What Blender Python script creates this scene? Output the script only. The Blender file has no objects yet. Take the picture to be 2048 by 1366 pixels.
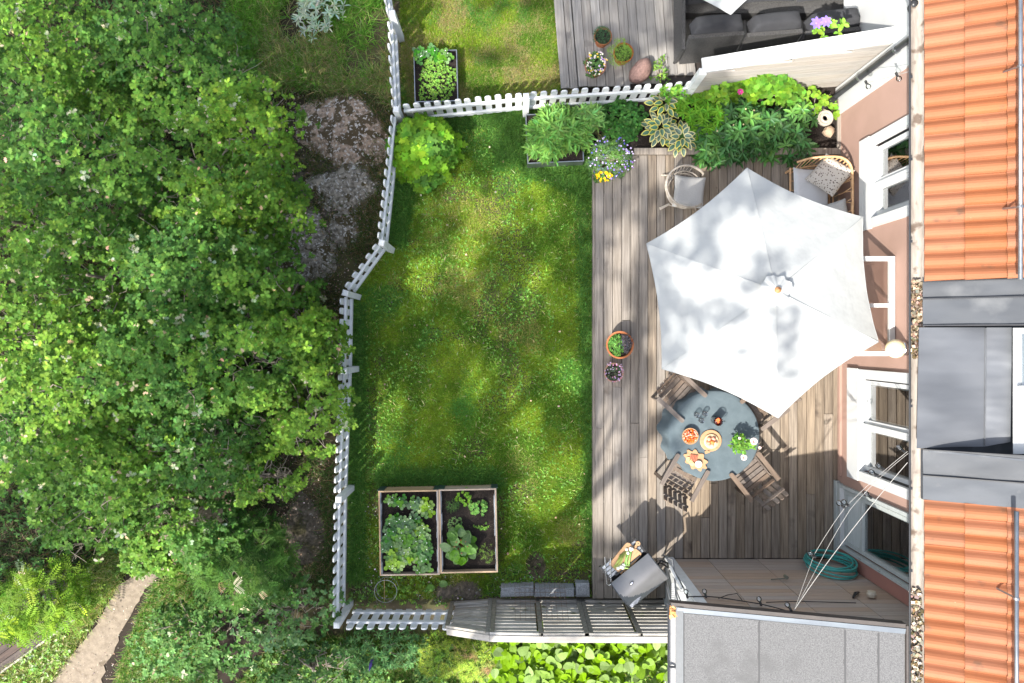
import bpy, math, random
import numpy as np
from mathutils import Vector, Matrix
random.seed(7); RNG = np.random.default_rng(7)
C = bpy.context.scene.collection
sc = bpy.context.scene
# ---------------------------------------------------------------- camera, sky, sun, exposure
H = 10.5                                   # drone height above the lawn, metres
F = 1365.3                                 # focal length in photo pixels (24 mm on 36 mm)
cam_d = bpy.data.cameras.new('camera'); cam = bpy.data.objects.new('camera', cam_d); C.objects.link(cam)
cam.location = (0, 0, H); cam.rotation_euler = (0, 0, 0)
cam_d.lens = 24; cam_d.sensor_width = 36; cam_d.clip_start = .1; cam_d.clip_end = 1000
sc.camera = cam
SUN_EL = math.radians(50); SUN_AZ = math.radians(229)      # direction towards the sun, ccw from +X
sdir = Vector((math.cos(SUN_EL)*math.cos(SUN_AZ), math.cos(SUN_EL)*math.sin(SUN_AZ), math.sin(SUN_EL)))
world = bpy.data.worlds.new('World'); sc.world = world; world.use_nodes = True
wn = world.node_tree; bg = wn.nodes['Background']
sky = wn.nodes.new('ShaderNodeTexSky'); sky.sky_type = 'NISHITA'; sky.sun_disc = False
sky.sun_elevation = SUN_EL; sky.sun_rotation = math.pi/2 - SUN_AZ
sky.air_density = 1.0; sky.dust_density = 2.5; sky.ozone_density = 1.0
hs_ = wn.nodes.new('ShaderNodeHueSaturation'); hs_.inputs['Saturation'].default_value = .6; wn.links.new(sky.outputs[0], hs_.inputs['Color']); wn.links.new(hs_.outputs[0], bg.inputs[0]); bg.inputs[1].default_value = .15
sun_d = bpy.data.lights.new('sun', 'SUN'); sun_d.energy = 3.7; sun_d.angle = math.radians(.7); sun_d.color = (1, .95, .87)
sun = bpy.data.objects.new('sun', sun_d); C.objects.link(sun)
sun.rotation_euler = sdir.to_track_quat('Z', 'Y').to_euler(); sun.location = (-20, -20, 30)
sc.view_settings.view_transform = 'Standard'; sc.view_settings.look = 'None'
sc.view_settings.exposure = 1.5; sc.view_settings.gamma = 1; sc.view_settings.use_curve_mapping = False
sc.render.engine = 'CYCLES'; sc.cycles.max_bounces = 6; sc.cycles.transparent_max_bounces = 8

def S(z): return (H - z)/F
def W(px, py, z=0.): return Vector(((px-1024)*S(z), -(py-683)*S(z), z))   # a photo pixel at a known height -> a place in metres
rad = math.radians
# ---------------------------------------------------------------- helpers
def tag(o, label=None, cat=None, group=None, kind=None):
    if label: o['label'] = label
    if cat: o['category'] = cat
    if group: o['group'] = group
    if kind: o['kind'] = kind
    return o
def thing(name, label, cat, loc=(0, 0, 0), rz=0, group=None, kind=None):
    o = bpy.data.objects.new(name, None); C.objects.link(o); o.empty_display_size = .1
    o.location = loc; o.rotation_euler = (0, 0, rz)
    return tag(o, label, cat, group, kind)
def wmat(o):
    B_ = Matrix.Translation(o.location) @ o.rotation_euler.to_matrix().to_4x4()
    return B_ if o.parent is None else wmat(o.parent) @ o.matrix_parent_inverse @ B_
def link(name, me, mat, parent=None, world_space=False, loc=None, rot=None, smooth=False):
    o = bpy.data.objects.new(name, me); C.objects.link(o)
    if mat is not None and len(me.materials) == 0:
        for m in (mat if isinstance(mat, (list, tuple)) else [mat]): me.materials.append(m)
    if parent is not None:
        o.parent = parent
        if world_space: o.matrix_parent_inverse = wmat(parent).inverted()
    if loc is not None: o.location = loc
    if rot is not None: o.rotation_euler = rot
    if smooth: me.polygons.foreach_set('use_smooth', [True]*len(me.polygons))
    return o
def copy_tree(o, parent=None, loc=None, rz=None, label=None):
    c = o.copy(); C.objects.link(c); c.parent = parent
    if loc is not None: c.location = loc
    if rz is not None: c.rotation_euler = (0, 0, rz)
    if label: c['label'] = label
    for ch in list(o.children): copy_tree(ch, c)
    return c
def rot3(rz=0, rx=0, ry=0): return Matrix.Rotation(rz, 3, 'Z') @ Matrix.Rotation(rx, 3, 'X') @ Matrix.Rotation(ry, 3, 'Y')
class MB:
    def __init__(s): s.v = []; s.f = []; s.m = []
    def add(s, vs, fs, mi=0):
        b = len(s.v); s.v += [tuple(v) for v in vs]
        s.f += [tuple(b+i for i in f) for f in fs]; s.m += [mi]*len(fs); return s
    def box(s, c, d, R=None, mi=0, bev=0):
        c = Vector(c); hx, hy, hz = d[0]/2, d[1]/2, d[2]/2; R = R or Matrix.Identity(3)
        if bev:
            b = bev; vs = []
            for z, i in ((-hz, 0), (hz-b, 0), (hz, b)):
                vs += [c+R@Vector((x, y, z)) for x, y in ((-hx+i, -hy+i), (hx-i, -hy+i), (hx-i, hy-i), (-hx+i, hy-i))]
            fs = [(3, 2, 1, 0), (8, 9, 10, 11)]
            for k in (0, 4):
                for i in range(4): fs.append((k+i, k+(i+1) % 4, k+4+(i+1) % 4, k+4+i))
            return s.add(vs, fs, mi)
        vs = [c+R@Vector((x, y, z)) for z in (-hz, hz) for x, y in ((-hx, -hy), (hx, -hy), (hx, hy), (-hx, hy))]
        return s.add(vs, [(3, 2, 1, 0), (4, 5, 6, 7), (0, 1, 5, 4), (1, 2, 6, 5), (2, 3, 7, 6), (3, 0, 4, 7)], mi)
    def hexa(s, p, mi=0): return s.add(p, [(3, 2, 1, 0), (4, 5, 6, 7), (0, 1, 5, 4), (1, 2, 6, 5), (2, 3, 7, 6), (3, 0, 4, 7)], mi)
    def bar(s, a, b, w, h, up=(0, 0, 1), mi=0):          # box from a to b, width w, height h
        a = Vector(a); b = Vector(b); d = (b-a).normalized(); up = Vector(up)
        x = d.cross(up).normalized(); u = x.cross(d).normalized()
        vs = [p+x*i*w/2+u*j*h/2 for p in (a, b) for i, j in ((-1, -1), (1, -1), (1, 1), (-1, 1))]
        return s.add(vs, [(3, 2, 1, 0), (4, 5, 6, 7), (0, 1, 5, 4), (1, 2, 6, 5), (2, 3, 7, 6), (3, 0, 4, 7)], mi)
    def tube(s, pts, r, n=6, closed=False, mi=0):
        pts = [Vector(p) for p in pts]; N = len(pts); rs = r if isinstance(r, (list, tuple)) else [r]*N
        vs = []; ref = None
        for i, p in enumerate(pts):
            a = pts[(i-1) % N] if (i or closed) else p; b = pts[(i+1) % N] if (i < N-1 or closed) else p
            d = (b-a).normalized() if (b-a).length > 1e-9 else Vector((0, 0, 1))
            if ref is None: ref = d.orthogonal().normalized()
            ref = (ref - d*ref.dot(d)); ref = ref.normalized() if ref.length > 1e-6 else d.orthogonal().normalized()
            y = d.cross(ref)
            vs += [p+(ref*math.cos(2*math.pi*k/n)+y*math.sin(2*math.pi*k/n))*rs[i] for k in range(n)]
        fs = [(i*n+k, i*n+(k+1) % n, ((i+1) % N)*n+(k+1) % n, ((i+1) % N)*n+k) for i in range(N if closed else N-1) for k in range(n)]
        if not closed: fs += [tuple(range(n))[::-1], tuple((N-1)*n+k for k in range(n))]
        return s.add(vs, fs, mi)
    def lathe(s, prof, n=24, c=(0, 0, 0), R=None, mi=0, wob=0):
        c = Vector(c); R = R or Matrix.Identity(3); vs = []
        for r, z in prof:
            for k in range(n):
                a = 2*math.pi*k/n; q = r*(1+wob*math.sin(3*a+z*9)+wob*.6*math.sin(7*a))
                vs.append(c+R@Vector((q*math.cos(a), q*math.sin(a), z)))
        m = len(prof)
        fs = [(i*n+k, i*n+(k+1) % n, (i+1)*n+(k+1) % n, (i+1)*n+k) for i in range(m-1) for k in range(n)]
        fs += [tuple(range(n))[::-1], tuple((m-1)*n+k for k in range(n))]
        return s.add(vs, fs, mi)
    def prism(s, out, z0, z1, c=(0, 0, 0), R=None, mi=0):
        c = Vector(c); R = R or Matrix.Identity(3); n = len(out)
        vs = [c+R@Vector((x, y, z)) for z in (z0, z1) for x, y in out]
        return s.add(vs, [tuple(range(n))[::-1], tuple(range(n, 2*n))]+[(i, (i+1) % n, n+(i+1) % n, n+i) for i in range(n)], mi)
    def mesh(s, name, smooth=False):
        me = bpy.data.meshes.new(name); me.from_pydata(s.v, [], s.f)
        if any(s.m): me.polygons.foreach_set('material_index', s.m)
        if smooth: me.polygons.foreach_set('use_smooth', [True]*len(s.f))
        me.update(); return me
    def build(s, name, mat, parent=None, smooth=False, **k):
        return link(name, s.mesh(name, smooth), mat, parent, **k)
_T = RNG.random((256, 256))
def vn(x, y, f, seed=0):                       # smooth value noise, 0..1
    x = np.asarray(x, float)*f+seed*17.3; y = np.asarray(y, float)*f+seed*7.7
    xi = np.floor(x).astype(int); yi = np.floor(y).astype(int); u = x-xi; v = y-yi
    u = u*u*(3-2*u); v = v*v*(3-2*v)
    g = lambda a, b: _T[a % 256, b % 256]
    return (g(xi, yi)*(1-u)+g(xi+1, yi)*u)*(1-v)+(g(xi, yi+1)*(1-u)+g(xi+1, yi+1)*u)*v
def fbm(x, y, f, seed=0): return vn(x, y, f, seed)*.55+vn(x, y, f*2.1, seed+1)*.28+vn(x, y, f*4.3, seed+2)*.17
def inpoly(x, y, P):
    x = np.asarray(x, float); y = np.asarray(y, float)
    r = np.zeros(x.shape, bool); n = len(P)
    for i in range(n):
        x0, y0 = P[i]; x1, y1 = P[(i+1) % n]
        if y0 == y1: continue
        r ^= ((y0 > y) != (y1 > y)) & (x < (x1-x0)*(y-y0)/(y1-y0)+x0)
    return r
def arr_mesh(name, V, loops, starts, totals, cols=None, smooth=False):
    me = bpy.data.meshes.new(name)
    me.vertices.add(len(V)); me.vertices.foreach_set('co', np.ascontiguousarray(V, np.float32).ravel())
    me.loops.add(len(loops)); me.loops.foreach_set('vertex_index', np.ascontiguousarray(loops, np.int32))
    me.polygons.add(len(starts)); me.polygons.foreach_set('loop_start', np.ascontiguousarray(starts, np.int32))
    try: me.polygons.foreach_set('loop_total', np.ascontiguousarray(totals, np.int32))
    except Exception: pass
    if smooth: me.polygons.foreach_set('use_smooth', np.ones(len(starts), bool))
    me.update(calc_edges=True)
    if cols is not None:
        a = me.attributes.new('col', 'FLOAT_COLOR', 'FACE')
        c4 = np.ones((len(starts), 4), np.float32); c4[:, :3] = cols; a.data.foreach_set('color', c4.ravel())
    return me
def scatter_mesh(name, tmpl, pos, yaw, pitch, roll, scale, cols):
    tv, tf = tmpl; tv = np.array(tv, float); N = len(pos); k = len(tv)
    pos = np.asarray(pos, float); sc_ = np.broadcast_to(np.asarray(scale, float), (N,))
    p = tv[None, :, :]*sc_[:, None, None]
    cr, sr = np.cos(roll)[:, None], np.sin(roll)[:, None]
    x = p[..., 0]*cr+p[..., 2]*sr; z = -p[..., 0]*sr+p[..., 2]*cr; y = p[..., 1]
    cp, sp = np.cos(pitch)[:, None], np.sin(pitch)[:, None]
    y, z = y*cp-z*sp, y*sp+z*cp
    cy, sy = np.cos(yaw)[:, None], np.sin(yaw)[:, None]
    x, y = x*cy-y*sy, x*sy+y*cy
    V = np.stack([x, y, z], -1)+pos[:, None, :]
    tl = np.array([i for f in tf for i in f]); tt = np.array([len(f) for f in tf]); ts = np.concatenate([[0], np.cumsum(tt)[:-1]])
    loops = (tl[None, :]+(np.arange(N)*k)[:, None]).ravel()
    starts = (ts[None, :]+(np.arange(N)*len(tl))[:, None]).ravel(); totals = np.tile(tt, N)
    return arr_mesh(name, V.reshape(-1, 3), loops, starts, totals, np.repeat(np.asarray(cols, np.float32), len(tf), 0))
def jit(base, n, v=.25, hue=.12):             # n colours round a base colour
    b = np.array(base, float)[None, :]*np.exp(RNG.normal(0, v, (n, 1)))
    b = b*(1+RNG.normal(0, hue, (n, 3))*np.array([1, .35, .8])); return np.clip(b, .003, .95)
def mixc(a, b, t): t = np.asarray(t)[:, None]; return a*(1-t)+b*t
# ---------------------------------------------------------------- materials
def newmat(name):
    m = bpy.data.materials.new(name); m.use_nodes = True; nt = m.node_tree; return m, nt, nt.nodes, nt.links, nt.nodes['Principled BSDF']
def pm(name, c1, c2=None, scale=(5, 5, 5), rough=.7, bump=0, rnd=0, metal=0, c3=None, s3=3, t3=.6, w3=.08, det=6, spec=.4, coord='Object', lo=.35, hi=.65, tr=0, c4=None, s4=20, t4=.6, dist=.01, sat=.3):
    m, nt, N, L, B = newmat(name)
    B.inputs['Roughness'].default_value = rough; B.inputs['Metallic'].default_value = metal; B.inputs['Specular IOR Level'].default_value = spec
    tc = N.new('ShaderNodeTexCoord'); oi = N.new('ShaderNodeObjectInfo'); mm = N.new('ShaderNodeMath'); mm.operation = 'MULTIPLY'; mm.inputs[1].default_value = 57 if rnd else 0
    L.new(oi.outputs['Random'], mm.inputs[0]); va = N.new('ShaderNodeVectorMath'); va.operation = 'ADD'
    if coord == 'World': g = N.new('ShaderNodeNewGeometry'); L.new(g.outputs['Position'], va.inputs[0])
    else: L.new(tc.outputs[coord], va.inputs[0])
    L.new(mm.outputs[0], va.inputs[1])
    mp = N.new('ShaderNodeMapping'); mp.inputs['Scale'].default_value = scale; L.new(va.outputs[0], mp.inputs[0])
    nz = N.new('ShaderNodeTexNoise'); nz.inputs['Scale'].default_value = 1; nz.inputs['Detail'].default_value = det; nz.inputs['Roughness'].default_value = .6; L.new(mp.outputs[0], nz.inputs['Vector'])
    def mix(fac, a, b, lo, hi):
        r = N.new('ShaderNodeMapRange'); r.inputs[1].default_value = lo; r.inputs[2].default_value = hi; r.clamp = True; L.new(fac, r.inputs[0])
        x = N.new('ShaderNodeMix'); x.data_type = 'RGBA'; L.new(r.outputs[0], x.inputs[0])
        if isinstance(a, tuple): x.inputs[6].default_value = (*a, 1)
        else: L.new(a, x.inputs[6])
        x.inputs[7].default_value = (*b, 1); return x.outputs[2]
    col = mix(nz.outputs[0], c1, c2 or c1, lo, hi)
    for cc, ss, tt, ww in ((c3, s3, t3, w3), (c4, s4, t4, .04)):
        if cc:
            n3 = N.new('ShaderNodeTexNoise'); n3.inputs['Scale'].default_value = ss; n3.inputs['Detail'].default_value = 5; L.new(va.outputs[0], n3.inputs['Vector'])
            col = mix(n3.outputs[0], col, cc, tt, tt+ww)
    if rnd:
        hs = N.new('ShaderNodeHueSaturation'); r = N.new('ShaderNodeMapRange'); r.inputs[3].default_value = 1-rnd; r.inputs[4].default_value = 1+rnd
        L.new(oi.outputs['Random'], r.inputs[0]); L.new(r.outputs[0], hs.inputs['Value'])
        r2 = N.new('ShaderNodeMath'); r2.operation = 'MULTIPLY_ADD'; L.new(oi.outputs['Random'], r2.inputs[0]); r2.inputs[1].default_value = 7.31; r2.inputs[2].default_value = 0
        r3 = N.new('ShaderNodeMath'); r3.operation = 'FRACT'; L.new(r2.outputs[0], r3.inputs[0])
        r4 = N.new('ShaderNodeMapRange'); r4.inputs[3].default_value = 1-sat; r4.inputs[4].default_value = 1+sat*1.1; L.new(r3.outputs[0], r4.inputs[0]); L.new(r4.outputs[0], hs.inputs['Saturation'])
        L.new(col, hs.inputs['Color']); col = hs.outputs[0]
    L.new(col, B.inputs['Base Color'])
    if bump:
        b = N.new('ShaderNodeBump'); b.inputs['Strength'].default_value = bump; b.inputs['Distance'].default_value = dist; L.new(nz.outputs[0], b.inputs['Height']); L.new(b.outputs[0], B.inputs['Normal'])
    if tr:
        t = N.new('ShaderNodeBsdfTranslucent'); L.new(col, t.inputs[0]); x = N.new('ShaderNodeMixShader'); x.inputs[0].default_value = tr
        L.new(B.outputs[0], x.inputs[1]); L.new(t.outputs[0], x.inputs[2]); L.new(x.outputs[0], N['Material Output'].inputs[0])
    return m
def leafmat(name, tr=.26, rough=.6, spec=.15):
    m, nt, N, L, B = newmat(name)
    a = N.new('ShaderNodeAttribute'); a.attribute_name = 'col'; L.new(a.outputs['Color'], B.inputs['Base Color'])
    B.inputs['Roughness'].default_value = rough; B.inputs['Specular IOR Level'].default_value = spec
    t = N.new('ShaderNodeBsdfTranslucent'); h = N.new('ShaderNodeMix'); h.data_type = 'RGBA'; h.blend_type = 'MULTIPLY'; h.inputs[0].default_value = 1
    L.new(a.outputs['Color'], h.inputs[6]); h.inputs[7].default_value = (1.5, 1.7, .6, 1); L.new(h.outputs[2], t.inputs[0])
    x = N.new('ShaderNodeMixShader'); x.inputs[0].default_value = tr; L.new(B.outputs[0], x.inputs[1]); L.new(t.outputs[0], x.inputs[2]); L.new(x.outputs[0], N['Material Output'].inputs[0])
    return m
def glassmat(name, refl=.25, tint=(.8, .85, .85), alpha=.85):
    m, nt, N, L, B = newmat(name); N.remove(B)
    g = N.new('ShaderNodeBsdfGlossy'); g.inputs['Roughness'].default_value = .02; t = N.new('ShaderNodeBsdfTransparent'); t.inputs[0].default_value = (*tint, 1)
    f = N.new('ShaderNodeFresnel'); f.inputs[0].default_value = 1.5; a = N.new('ShaderNodeMath'); a.operation = 'MULTIPLY_ADD'; a.use_clamp = True; L.new(f.outputs[0], a.inputs[0]); a.inputs[1].default_value = 1.2; a.inputs[2].default_value = refl
    x = N.new('ShaderNodeMixShader'); L.new(a.outputs[0], x.inputs[0]); L.new(t.outputs[0], x.inputs[1]); L.new(g.outputs[0], x.inputs[2]); L.new(x.outputs[0], N['Material Output'].inputs[0]); return m
M = {}
M['deck'] = pm('weathered_deck_wood', (.26, .228, .195), (.150, .128, .105), (38, 1.6, 10), .75, .35, .12, sat=.12, c3=(.10, .08, .065), s3=2.3, t3=.66, w3=.1, c4=(.09, .06, .045), s4=9, t4=.74)
M['deck_w'] = pm('brown_deck_wood', (.265, .215, .162), (.130, .102, .076), (38, 1.6, 10), .75, .35, .16, sat=.15, c3=(.085, .065, .05), s3=2.3, t3=.63, w3=.1, c4=(.07, .045, .032), s4=9, t4=.72)
M['deck_n'] = pm('grey_deck_wood', (.29, .275, .255), (.19, .175, .16), (38, 1.6, 10), .75, .35, .12, c3=(.16, .15, .14), s3=3, t3=.66, w3=.06, c4=(.12, .10, .08), s4=9, t4=.74)
M['darkwood'] = pm('brown_garden_furniture_wood', (.16, .125, .10), (.105, .080, .063), (30, 3, 30), .6, .1, .1)
M['greywood'] = pm('old_grey_wood', (.46, .435, .395), (.28, .26, .225), (4, 30, 30), .8, .2, .2)
M['greywood_y'] = pm('old_grey_post_wood', (.25, .23, .195), (.15, .14, .115), (30, 4, 30), .8, .2, .15)
M['palewood'] = pm('pale_pallet_wood', (.52, .38, .25), (.40, .28, .18), (4, 4, 20), .7, .1, .1)
M['white'] = pm('white_painted_wood', (.62, .63, .63), (.54, .56, .56), (9, 9, 9), .5, .05, .03, c3=(.33, .36, .30), s3=9, t3=.64, w3=.12)
M['whiteplain'] = pm('white_paint', (.52, .53, .52), (.48, .49, .49), (3, 3, 3), .45)
M['wall'] = pm('salmon_render', (.345, .222, .178), (.31, .20, .158), (2, 2, 2), .85, .1, 0, det=3)
M['wallbase'] = pm('dark_salmon_base', (.36, .17, .135), (.31, .145, .115), (2, 2, 2), .8)
M['clad'] = pm('taupe_composite_board', (.40, .325, .27), (.33, .265, .215), (1.2, 8, 40), .7, .15, .06)
M['tile'] = pm('orange_roof_tile', (.28, .105, .047), (.245, .090, .040), (2.2, 12, 3), .75, .1, .09, c3=(.16, .075, .04), s3=4, t3=.65, c4=(.33, .20, .12), s4=24, t4=.74, sat=.05)
M['sheet'] = pm('dark_zinc_sheet', (.060, .067, .078), (.048, .054, .063), (1.5, 3, 2), .58, .35, .03, metal=.1, c3=(.13, .135, .14), s3=1.8, t3=.60, w3=.2, det=2, dist=.03)
M['sheetlight'] = pm('light_zinc_sheet', (.125, .134, .148), (.095, .102, .114), (1.2, 3, 1.2), .38, .6, .02, metal=.35, det=2, dist=.04)
M['gutter'] = pm('weathered_gutter', (.34, .31, .27), (.22, .19, .165), (20, 3, 20), .6, .2, 0, c3=(.12, .09, .07), s3=5, t3=.55)
M['galv'] = pm('galvanised_steel', (.36, .38, .40), (.26, .28, .30), (8, 8, 8), .38, .05, 0, metal=.9)
M['steel'] = pm('bright_steel', (.75, .75, .76), (.68, .68, .7), (8, 8, 8), .22, 0, 0, metal=1)
M['blackmetal'] = pm('black_painted_metal', (.025, .027, .03), (.035, .036, .04), (9, 9, 9), .35)
M['darkgap'] = pm('dark_brown_trim', (.06, .05, .045), (.045, .038, .035), (9, 9, 9), .6)
M['plastic'] = pm('black_plastic', (.02, .02, .021), None, (9, 9, 9), .45)
M['felt'] = pm('grey_mineral_felt', (.135, .135, .136), (.075, .075, .077), (85, 85, 85), .95, .3, .05, det=3, c3=(.085, .085, .085), s3=2.2, t3=.56, w3=.15, lo=.38, hi=.66)
M['bitumen'] = pm('black_bitumen', (.05, .05, .052), None, (20, 20, 20), .7)
M['flash'] = pm('pale_zinc_flashing', (.12, .14, .16), (.10, .115, .135), (4, 4, 4), .5, 0, 0, metal=.3)
M['canopy'] = pm('off_white_parasol_cloth', (.445, .46, .45), (.40, .412, .405), (3.2, 3.2, 3.2), .9, .7, 0, tr=.22, det=3, dist=.02)
M['tcloth'] = pm('slate_blue_tablecloth', (.092, .120, .134), (.075, .100, .113), (7, 7, 7), .95, .5, 0, det=4, dist=.012)
M['linen'] = pm('light_linen', (.42, .41, .39), (.34, .33, .31), (120, 120, 40), .95, .2, 0)
M['cream'] = pm('white_cushion_cloth', (.52, .52, .52), (.48, .48, .48), (8, 8, 8), .95, .1, 0)
M['cane'] = pm('honey_rattan', (.58, .36, .19), (.44, .25, .12), (25, 25, 25), .45, .1, 0)
M['canewhite'] = pm('whitewashed_rattan', (.46, .41, .35), (.33, .28, .22), (25, 25, 25), .55, .1, 0)
M['terracotta'] = pm('terracotta', (.36, .155, .085), (.29, .12, .07), (9, 9, 9), .8, .1, .06, c3=(.5, .34, .26), s3=7, t3=.66)
M['soil'] = pm('dark_soil', (.022, .015, .011), (.009, .006, .005), (60, 60, 60), .95, .9, 0, c4=(.16, .12, .09), s4=70, t4=.655, coord='World')
M['bark'] = pm('bark', (.20, .165, .13), (.09, .07, .055), (25, 25, 6), .9, .8, 0)
M['twig'] = pm('pale_twig', (.34, .29, .23), (.20, .17, .13), (25, 25, 25), .8, .2, 0)
M['rockpink'] = pm('pink_granite', (.40, .295, .215), (.17, .125, .09), (16, 16, 16), .85, 1, 0, c3=(.085, .06, .03), s3=4.2, t3=.53, w3=.03, c4=(.50, .46, .42), s4=24, t4=.57, det=10, lo=.42, hi=.60, coord='World', dist=.04)
M['rockgrey'] = pm('grey_granite', (.30, .265, .215), (.115, .10, .078), (18, 18, 18), .85, 1, 0, c3=(.07, .055, .025), s3=4.6, t3=.53, w3=.03, c4=(.48, .46, .43), s4=26, t4=.58, det=10, lo=.42, hi=.60, coord='World', dist=.04)
M['rockdark'] = pm('dark_bedrock', (.14, .115, .088), (.06, .05, .036), (20, 20, 20), .9, .9, 0, c3=(.05, .045, .02), s3=3.3, t3=.56, w3=.08, c4=(.24, .22, .21), s4=16, t4=.66, coord='World', dist=.03)
M['boulder'] = pm('reddish_boulder', (.30, .185, .155), (.20, .12, .10), (30, 30, 30), .85, .6, 0, c4=(.09, .07, .06), s4=40, t4=.66)
M['granite'] = pm('light_granite_block', (.34, .35, .36), (.17, .175, .185), (60, 60, 60), .9, .7, .05)
M['stone'] = pm('sandy_stone', (.40, .32, .25), (.28, .22, .17), (12, 12, 12), .9, .5, .05)
M['concrete'] = pm('concrete', (.42, .37, .31), (.32, .28, .24), (14, 14, 14), .9, .3, 0)
M['blackcloth'] = pm('black_cushion_cloth', (.028, .029, .033), (.04, .041, .046), (3, 3, 3), .9, .2, 0)
M['wicker'] = pm('black_wicker', (.035, .034, .036), (.09, .088, .085), (160, 60, 90), .6, .6, 0, det=1)
M['hose'] = pm('turquoise_hose', (.06, .34, .30), (.05, .29, .26), (9, 9, 9), .4)
M['cord'] = pm('cord', (.30, .29, .27), None, (9, 9, 9), .6)
M['board'] = pm('light_cutting_board_wood', (.40, .25, .13), (.34, .19, .095), (6, 40, 6), .5, .05, 0)
M['orangewood'] = pm('oiled_wood', (.42, .21, .09), (.33, .15, .06), (9, 60, 9), .5)
M['curtain'] = pm('sheer_curtain', (.68, .70, .64), (.50, .52, .46), (2, 26, 1), .9, .3, 0, det=2)
M['room'] = pm('dim_room', (.20, .19, .16), (.12, .115, .10), (2, 2, 2), .9)
M['sash'] = pm('window_sash_paint', (.54, .55, .55), (.50, .51, .51), (2, 2, 2), .45)
M['greypaint'] = pm('grey_green_paint', (.42, .45, .44), (.36, .39, .38), (3, 3, 30), .55)
M['path'] = pm('sandy_path', (.25, .205, .155), (.18, .145, .11), (11, 11, 11), .95, .6, 0, c3=(.13, .10, .07), s3=5, t3=.60, c4=(.36, .31, .27), s4=60, t4=.66, coord='World')
M['leaf'] = leafmat('leaf'); M['leafthick'] = leafmat('thick_leaf', .12, .42, .3); M['grassm'] = leafmat('grass_blade', .35, .6, .2); M['petal'] = leafmat('petal', .2, .7, .1)
M['glass'] = glassmat('window_glass', .26); M['clear'] = glassmat('clear_glass', .05, (.93, .95, .95))
M['debris'] = leafmat('dry_litter', 0, .9, .1)
m, nt, N, L, B = newmat('lamp_glass'); B.inputs['Base Color'].default_value = (.80, .68, .44, 1); B.inputs['Roughness'].default_value = .25; B.inputs['Subsurface Weight'].default_value = .3; M['lamp'] = m
def flat(name, c, rough=.5, **k): return pm(name, c, tuple(x*.85 for x in c), (20, 20, 20), rough, **k)
# ---------------------------------------------------------------- leaf templates (length 1 along +Y)
def sym(half): return half+[(-x, y, z) for x, y, z in half[::-1] if abs(x) > 1e-6]
oak_h = [(0, 0, 0), (.08, .20, .02), (.27, .30, .03), (.12, .42, .03), (.38, .56, .05), (.15, .66, .03), (.31, .86, .03), (.10, .88, 0), (0, 1.03, -.03)]
OAK = (sym(oak_h), [tuple(range(len(sym(oak_h))))])
map_h = [(0, 0, 0), (.30, .02, 0), (.44, .28, .06), (.30, .34, .02), (.52, .66, .08), (.22, .68, .02), (.16, .92, 0), (0, 1, -.05)]
MAPLE = (sym(map_h), [tuple(range(len(sym(map_h))))])
OVAL = ([(0, 0, 0), (.22, .22, .06), (.30, .5, .08), (.18, .82, .04), (0, 1, -.05), (-.18, .82, .04), (-.30, .5, .08), (-.22, .22, .06), (0, .5, 0)], [(0, 1, 2, 8), (8, 2, 3, 4), (8, 4, 5, 6), (0, 8, 6, 7)])
ROUND = ([(0, 0, 0), (.36, .15, .05), (.48, .5, .08), (.33, .85, .05), (0, .95, 0), (-.33, .85, .05), (-.48, .5, .08), (-.36, .15, .05), (0, .5, 0)], [(0, 1, 2, 8), (8, 2, 3, 4), (8, 4, 5, 6), (0, 8, 6, 7)])
LANCE = ([(0, 0, 0), (.11, .35, .04), (.085, .7, .02), (0, 1, -.10), (-.085, .7, .02), (-.11, .35, .04), (0, .5, 0)], [(0, 1, 6), (1, 2, 6), (6, 2, 3), (6, 3, 4), (6, 4, 5), (0, 6, 5)])
PEONY = ([(0, 0, 0), (.15, .35, .04), (.12, .7, .02), (0, 1, -.12), (-.12, .7, .02), (-.15, .35, .04), (0, .5, -.02)], [(0, 1, 2, 6), (6, 2, 3), (6, 3, 4), (0, 6, 4, 5)])
BLADE = ([(-.04, 0, 0), (.04, 0, 0), (.03, .55, .03), (0, 1, -.12), (-.03, .55, .03)], [(0, 1, 2, 4), (4, 2, 3)])
TRI = ([(-.05, 0, 0), (.05, 0, 0), (0, 1, 0)], [(0, 1, 2)])
BIT = ([(-.5, -.3, 0), (.4, -.4, 0), (.5, .3, .1), (-.3, .45, 0)], [(0, 1, 2, 3)])
def pinnate(n=6):
    v = []; f = []
    for i in range(n):
        y = .12+.8*i/n; l = .30*(1-.45*abs(i/n-.45))
        for s_ in (-1, 1):
            b = len(v); v += [(0, y, 0), (s_*l*.45, y-.03, .02), (s_*l, y+.10, -.02), (s_*l*.5, y+.075, .02)]; f.append((b, b+1, b+2, b+3) if s_ > 0 else (b, b+3, b+2, b+1))
    b = len(v); v += [(0, .88, 0), (.05, .95, 0), (0, 1.08, 0), (-.05, .95, 0)]; f.append((b, b+1, b+2, b+3))
    return v, f
PINN = pinnate()
def U(a, b, n): return RNG.uniform(a, b, n)
def rosettes(cen, n, spread=.35, tilt=(.1, .7)):      # n leaves round every centre
    k = len(cen); pos = np.repeat(cen, n, 0); yaw = (U(0, 6.28, k)[:, None]+np.arange(n)[None]*6.283/n).ravel()+U(-spread, spread, k*n)
    return pos, yaw, U(tilt[0], tilt[1], k*n)
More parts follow.
